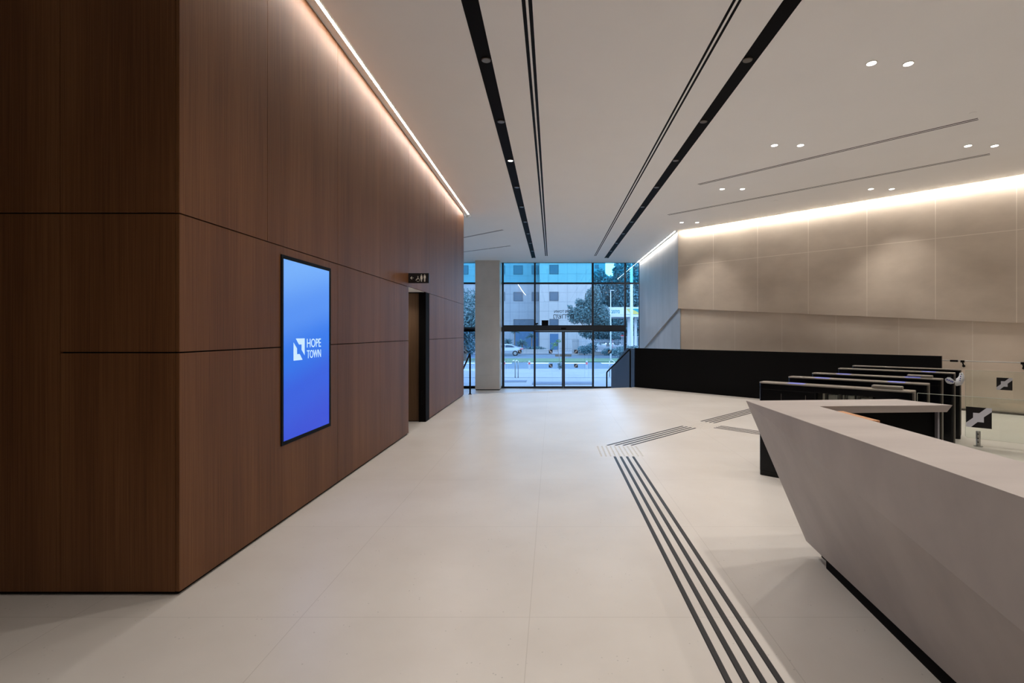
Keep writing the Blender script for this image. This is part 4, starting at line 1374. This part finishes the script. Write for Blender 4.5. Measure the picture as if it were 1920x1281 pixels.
palm(ep(953, 73.5), 73.5, -1.26, 1.3, 1.0, 'low palm above the silver car, left one', 1)
palm(ep(979, 70.5), 70.5, -1.26, 1.2, 1.1, 'low palm behind the tail of the silver car', 2)
palm(ep(965, 76), 76, -1.26, 3.0, 1.0, 'taller thin palm in front of the blue shutter', 3)
palm(ep(997, 74), 74, -1.26, 2.2, 1.0, 'thin palm in front of the right edge of the blue shutter', 4)

# young street tree on the near kerb
yt = empty('young_tree', (ep(1050, 30.6), 30.6, LOW - 0.01), 0, 'thin staked young tree on the kerb outside the left door leaf', 'tree')
MB().tube([(0, 0, 0), (-0.06, 0, 0.8), (-0.22, 0, 1.75)], 0.015, 6).build('trunk', M['bark'], yt)
f = leaf_cloud([(-0.30, 0, 1.55, .22, .2, .16), (-0.1, 0, 1.75, .2, .2, .12), (-0.45, 0, 1.35, .14, .15, .1), (-0.55, 0, 1.6, .12, .12, .08)], 130, 0.05, 4).build('foliage', M['leaf3'], yt); f['kind'] = 'stuff'
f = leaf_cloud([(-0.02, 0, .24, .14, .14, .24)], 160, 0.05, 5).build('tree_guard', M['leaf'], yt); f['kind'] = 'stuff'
MB().tube([(-0.05, 0.05, 0), (-0.05, 0.05, 1.6)], 0.01, 6).build('stake', M['pole'], yt)

# ---- buildings
def building(nm, x0, x1, Y, depth, z1, mat, lab, wins, shutters=()):
    e = empty(nm, ((x0 + x1) / 2, Y, -1.26), 0, lab, 'building')
    cx = (x0 + x1) / 2
    wo = MB().box(x0 - cx, x1 - cx, 0, depth, 0, z1 + 1.26).build('wall', mat, e)
    MB().box(x0 - cx, x1 - cx, -0.1, depth, z1 + 1.26, z1 + 1.6).build('parapet', M['bld_b'], e)
    for (a, b_, c, d_) in wins:
        fr_ = MB()
        A, B, C_, D_ = a - cx, b_ - cx, c + 1.26, d_ + 1.26
        fr_.box(A - .06, A, -0.05, 0.0, C_ - .06, D_ + .06).box(B, B + .06, -0.05, 0.0, C_ - .06, D_ + .06).box(A, B, -0.05, 0, C_ - .06, C_).box(A, B, -0.05, 0, D_, D_ + .06)
        f_ = fr_.build('window_frame', M['frame'], e)
        MB().box(A, B, -0.03, -0.001, C_, D_).build('pane', M['win'], f_)
    for (a, b_, c, d_) in shutters:
        MB().box(a - cx, b_ - cx, -0.04, -0.001, c + 1.26, d_ + 1.26).build('shutter', M['shutter'], e)
    return e


YA, YB = 77.0, 80.0
wR = [(ep(1031, YA), ep(1046.5, YA), ez(513.5, YA), ez(497.5, YA)), (ep(1031, YA), ep(1046.5, YA), ez(563.5, YA), ez(548, YA)), (ep(1031, YA), ep(1046.5, YA), ez(613, YA), ez(599, YA))]
building('office_building', -2.0, ep(1109, YA), YA, 14, 17, M['bld_a'], 'white clad building block seen through the middle of the glass front', wR, [(ep(1031, YA), ep(1047, YA), -1.1, ez(626, YA))])
wLs = []
for a, b_ in ((963.5, 979.5), (997.5, 1009.3), (943, 946), (868, 877.5), (900, 916)):
    for c, d_ in ((514, 498.5), (564, 548.5)):
        wLs.append((ep(a, YB), ep(b_, YB), ez(c, YB), ez(d_, YB)))
wLs.append((ep(963.5, YB), ep(1002, YB), ez(612, YB), ez(599.5, YB)))
building('office_building', ep(760, YB), -2.12 , YB, 14, 17, M['bld_b'], 'blue-grey clad building block behind the silver car', wLs, [(ep(966, YB), ep(1009.5, YB), -0.9, ez(622, YB))])
building('apartment_tower', ep(1100, 125), ep(1135, 125), 125, 12, ez(486, 125) + 4, M['teal'], 'turquoise high block far behind the dark trees', [(ep(1116, 125), ep(1122, 125), ez(503, 125), ez(497, 125))])

# low planter wall with hedge
pw = empty('planter', (ep(1003, 67), 67, -1.26), 0, 'low white planter wall with a hedge, right of the silver car', 'planter')
MB().box(-1.7, 1.7, -0.15, 0.15, 0, 0.55).build('wall', M['bld_a'], pw)
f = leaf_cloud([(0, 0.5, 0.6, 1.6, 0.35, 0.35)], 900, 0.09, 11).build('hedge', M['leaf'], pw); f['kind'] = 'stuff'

# white picket fence and plants in front
fe = empty('picket_fence', (ep(1122, 64), 64, -1.36), 0, 'white upright picket fence beyond the road', 'fence')
w_ = ep(1171, 64) - ep(1073, 64)
pk = MB()
for k in range(44):
    x = -w_ / 2 + w_ * k / 43
    pk.box(x - 0.03, x + 0.03, -0.02, 0.02, 0.45, 2.05)
pk.build('pickets', M['fence'], fe)['kind'] = 'stuff'
MB().box(-w_ / 2, w_ / 2, 0.02, 0.05, 0.7, 0.78).box(-w_ / 2, w_ / 2, 0.02, 0.05, 1.75, 1.83).build('rails', M['fence'], fe)
MB().box(-w_ / 2, w_ / 2, -0.1, 0.1, 0.0, 0.45).build('kerb_wall', M['bld_a'], fe)
gp2 = MB().box(-0.45, 0.45, -0.12, 0.12, 0, 2.1).build('gate_pillar', M['bld_a'])
gp2.location = (ep(1079, 63.5), 63.5, -1.35); tag(gp2, 'white gate pillar at the left end of the picket fence', 'pillar')
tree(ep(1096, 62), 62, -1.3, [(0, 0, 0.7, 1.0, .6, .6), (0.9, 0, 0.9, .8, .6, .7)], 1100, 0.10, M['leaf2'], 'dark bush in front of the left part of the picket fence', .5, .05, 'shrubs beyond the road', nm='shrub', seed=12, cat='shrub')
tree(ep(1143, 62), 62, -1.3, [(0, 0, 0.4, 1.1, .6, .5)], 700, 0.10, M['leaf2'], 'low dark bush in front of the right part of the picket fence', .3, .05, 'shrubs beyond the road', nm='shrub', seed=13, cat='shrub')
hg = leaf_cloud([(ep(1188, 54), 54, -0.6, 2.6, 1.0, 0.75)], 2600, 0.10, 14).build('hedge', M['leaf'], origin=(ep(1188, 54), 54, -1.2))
tag(hg, 'dark hedge below the fuel station at the right edge of the glass front', 'hedge')
rl = empty('road_railing', (ep(1190, 61), 61, -1.3), 0, 'white railing right of the picket fence', 'railing')
pk = MB()
for k in range(22):
    x = -1.6 + 3.4 * k / 21
    pk.box(x - 0.03, x + 0.03, -0.02, 0.02, 0.9, 2.3)
pk.box(-1.65, -1.55, -0.03, 0.03, 0, 0.95).box(1.75, 1.85, -0.03, 0.03, 0, 0.95)
pk.build('bars', M['fence'], rl)
MB().box(-1.7, 1.9, -0.03, 0.03, 2.3, 2.4).box(-1.7, 1.9, -0.03, 0.03, 0.85, 0.92).build('rails', M['fence'], rl)

# fuel station canopy
YS = 58.0
cn = empty('station_canopy', (ep(1170, YS), YS, -1.2), 0, 'white fuel station canopy with a teal and yellow sign band', 'canopy')
cx = ep(1170, YS)
x0, x1 = ep(1135, YS) - cx, ep(1204, YS) - cx + 3
zt, zm, zb2 = ez(576, YS) + 1.2, ez(590, YS) + 1.2, ez(594.5, YS) + 1.2
MB().box(x0, x1, 0, 6, zm, zt).build('fascia', M['canopy_white'], cn)
MB().box(x0 + 0.4, x1, -0.12, 6, zb2, zm - 0.02).build('lower_band', M['canopy_white'], cn)
for px in (1183, 1196):
    MB().box(ep(px, YS) - cx - 0.15, ep(px, YS) - cx + 0.15, 1.5, 1.8, 0, zb2).build('column', M['canopy_white'], cn)
tx0 = ep(1174, YS) - cx; tx1 = ep(1200, YS) - cx
sgm = MB().box(tx0, tx1 + 0.6, -0.03, -0.001, zm + 0.03, zt - 0.18).build('sign_panel', M['canopy_teal'], cn)
arc = [(tx0, zt - 0.2)] + [(tx0 + (tx1 - tx0) * t_, zm + 0.05 + (zt - 0.25 - zm) * math.cos(t_ * PI / 2) ** 0.7) for t_ in [i / 10 for i in range(0, 10)]] + [(tx1 - 0.15, zm + 0.04), (tx0 + 0.55, zm + 0.04)]
MB().prism(arc, 0, 0.01, Matrix.Translation((0, -0.032, 0)) @ UPR).build('sign_leaf', M['canopy_yellow'], sgm)
MB().prism([(tx0 - 0.02, zt - 0.2), (tx0 + 0.55, zm + 0.04), (tx0 - 0.02, zm + 0.04)], 0, 0.01, Matrix.Translation((0, -0.044, 0)) @ UPR).build('sign_corner', M['canopy_white'], sgm)
text_mesh('lettering', 'במח׳ם', M['canopy_teal'], cn, Matrix.Translation((ep(1154, YS) - cx, -0.02, zm + 0.15)) @ UPR, cap=0.38, width=1.0, bold=0.02)

ms = empty('tall_mast', (ep(1184, 56), 56, -1.2), 0, 'thick white mast rising behind the station sign', 'mast')
MB().tube([(0, 0, 0), (0, 0, ez(501, 56) + 1.2)], 0.17, 14, radii=[0.19, 0.15]).build('pole', M['canopy_white'], ms)
MB().tube([(0, 0, ez(501, 56) + 1.21), (0, 0, ez(488, 56) + 1.2)], 0.03, 8).build('antenna', M['pole'], ms)
sl = empty('street_lamp', (ep(1145, 48), 48, -1.06), 0, 'slim pale street lamp with a short head to the right', 'street lamp')
MB().tube([(0, 0, 0), (0, 0, ez(545, 48) + 1.06)], 0.06, 10, radii=[0.075, 0.045]).build('pole', M['pole'], sl)
MB().box(-0.05, 0.34, -0.08, 0.08, ez(545, 48) + 1.04, ez(545, 48) + 1.11).build('lamp_head', M['pole'], sl, bevel=0.02)
kb = MB().box(-0.95, 0.95, -0.15, 0.15, 0, 0.24).build('kerb_block', M['bark']); kb.location = (ep(1056, 58), 58, -1.25)
tag(kb, 'small brown block on the far kerb between the sliding doors', 'kerb block')
pc = MB().box(-0.9, 0.9, -0.1, 0.1, 1.6, 1.75).box(-0.85, -0.75, -0.05, 0.05, 0, 1.6).box(0.75, 0.85, -0.05, 0.05, 0, 1.6).build('red_sign_board', M['red']); pc.location = (ep(1159.5, 66.5), 66.5, ez(629, 66.5) - 1.7)
tag(pc, 'thin red board above the picket fence', 'sign board')

# ---- silver car
YC = 61.0
car = empty('car', (ep(981, YC) - 2.35, YC, -1.30), 0, 'silver saloon car on the far lane, its tail beside the left sidelight', 'car')
# side profile (x forward = -x), tail at +2.35
prof = [(2.30, 0.45), (2.35, 0.75), (2.28, 1.00), (1.75, 1.06), (1.0, 1.38), (0.3, 1.46), (-0.5, 1.40), (-1.25, 1.02), (-2.1, 0.86), (-2.34, 0.65), (-2.33, 0.35), (-1.9, 0.24), (1.9, 0.24)]
cb = MB(); cs = []
for yy, inset, zs in ((-0.86, 0.0, 0.985), (-0.80, 0.02, 1.0), (0.80, 0.02, 1.0), (0.86, 0.0, 0.985)):
    pass
n = len(prof); vs = []
lay = [(-0.88, 1.0), (-0.62, 1.0), (0.62, 1.0), (0.88, 1.0)]
for yi, (yy, _) in enumerate(lay):
    for (x, z) in prof:
        edge = abs(yy) > 0.7
        y_ = yy
        if z > 1.03: y_ = yy * (0.80 if edge else 0.9)
        zz = z
        if edge and z > 0.6: zz = z - 0.05
        vs.append((x, y_, zz))
fs = [tuple(range(n)), tuple(range(3 * n, 4 * n))[::-1]]
for r_ in range(3):
    for k in range(n):
        fs.append((r_ * n + k, r_ * n + (k + 1) % n, (r_ + 1) * n + (k + 1) % n, (r_ + 1) * n + k))
cb.add(vs, fs)
cb.build('body', M['car'], car, bevel=0.04, segs=3)
gw = MB()
Tc = Matrix.Rotation(R(90), 4, 'X')
gw.prism([(1.35, 1.05), (0.92, 1.27), (0.28, 1.33), (0.20, 1.05)], 0.775, 0.80, Tc).prism([(0.12, 1.05), (0.2, 1.33), (-0.45, 1.28), (-1.0, 1.03)], 0.775, 0.80, Tc)
gw.build('side_window', M['win'], car)
MB().add([(1.62, -0.55, 1.085), (1.62, 0.55, 1.085), (1.08, 0.5, 1.36), (1.08, -0.5, 1.36), (1.63, -0.55, 1.105), (1.63, 0.55, 1.105), (1.09, 0.5, 1.375), (1.09, -0.5, 1.375)], [(3, 2, 1, 0), (4, 5, 6, 7), (0, 1, 5, 4), (1, 2, 6, 5), (2, 3, 7, 6), (3, 0, 4, 7)]).build('rear_window', M['win'], car)
for x in (1.42, -1.45):
    for y_ in (-0.80, 0.72):
        wh = MB().lathe([(0.20, -0.09), (0.32, -0.09), (0.33, 0), (0.32, 0.09), (0.2, 0.09)], 24, Matrix.Translation((x, y_, 0.33)) @ Matrix.Rotation(R(90), 4, 'X')).build('wheel', M['tyre'], car)
        MB().lathe([(0.19, -0.1), (0.19, 0.1)], 18, Matrix.Translation((x, y_, 0.33)) @ Matrix.Rotation(R(90), 4, 'X')).build('hub', M['steel'], wh)
MB().box(2.05, 2.34, -0.87, -0.6, 0.80, 0.92).box(2.05, 2.34, 0.6, 0.87, 0.80, 0.92).build('tail_lights', M['red'], car, bevel=0.02)
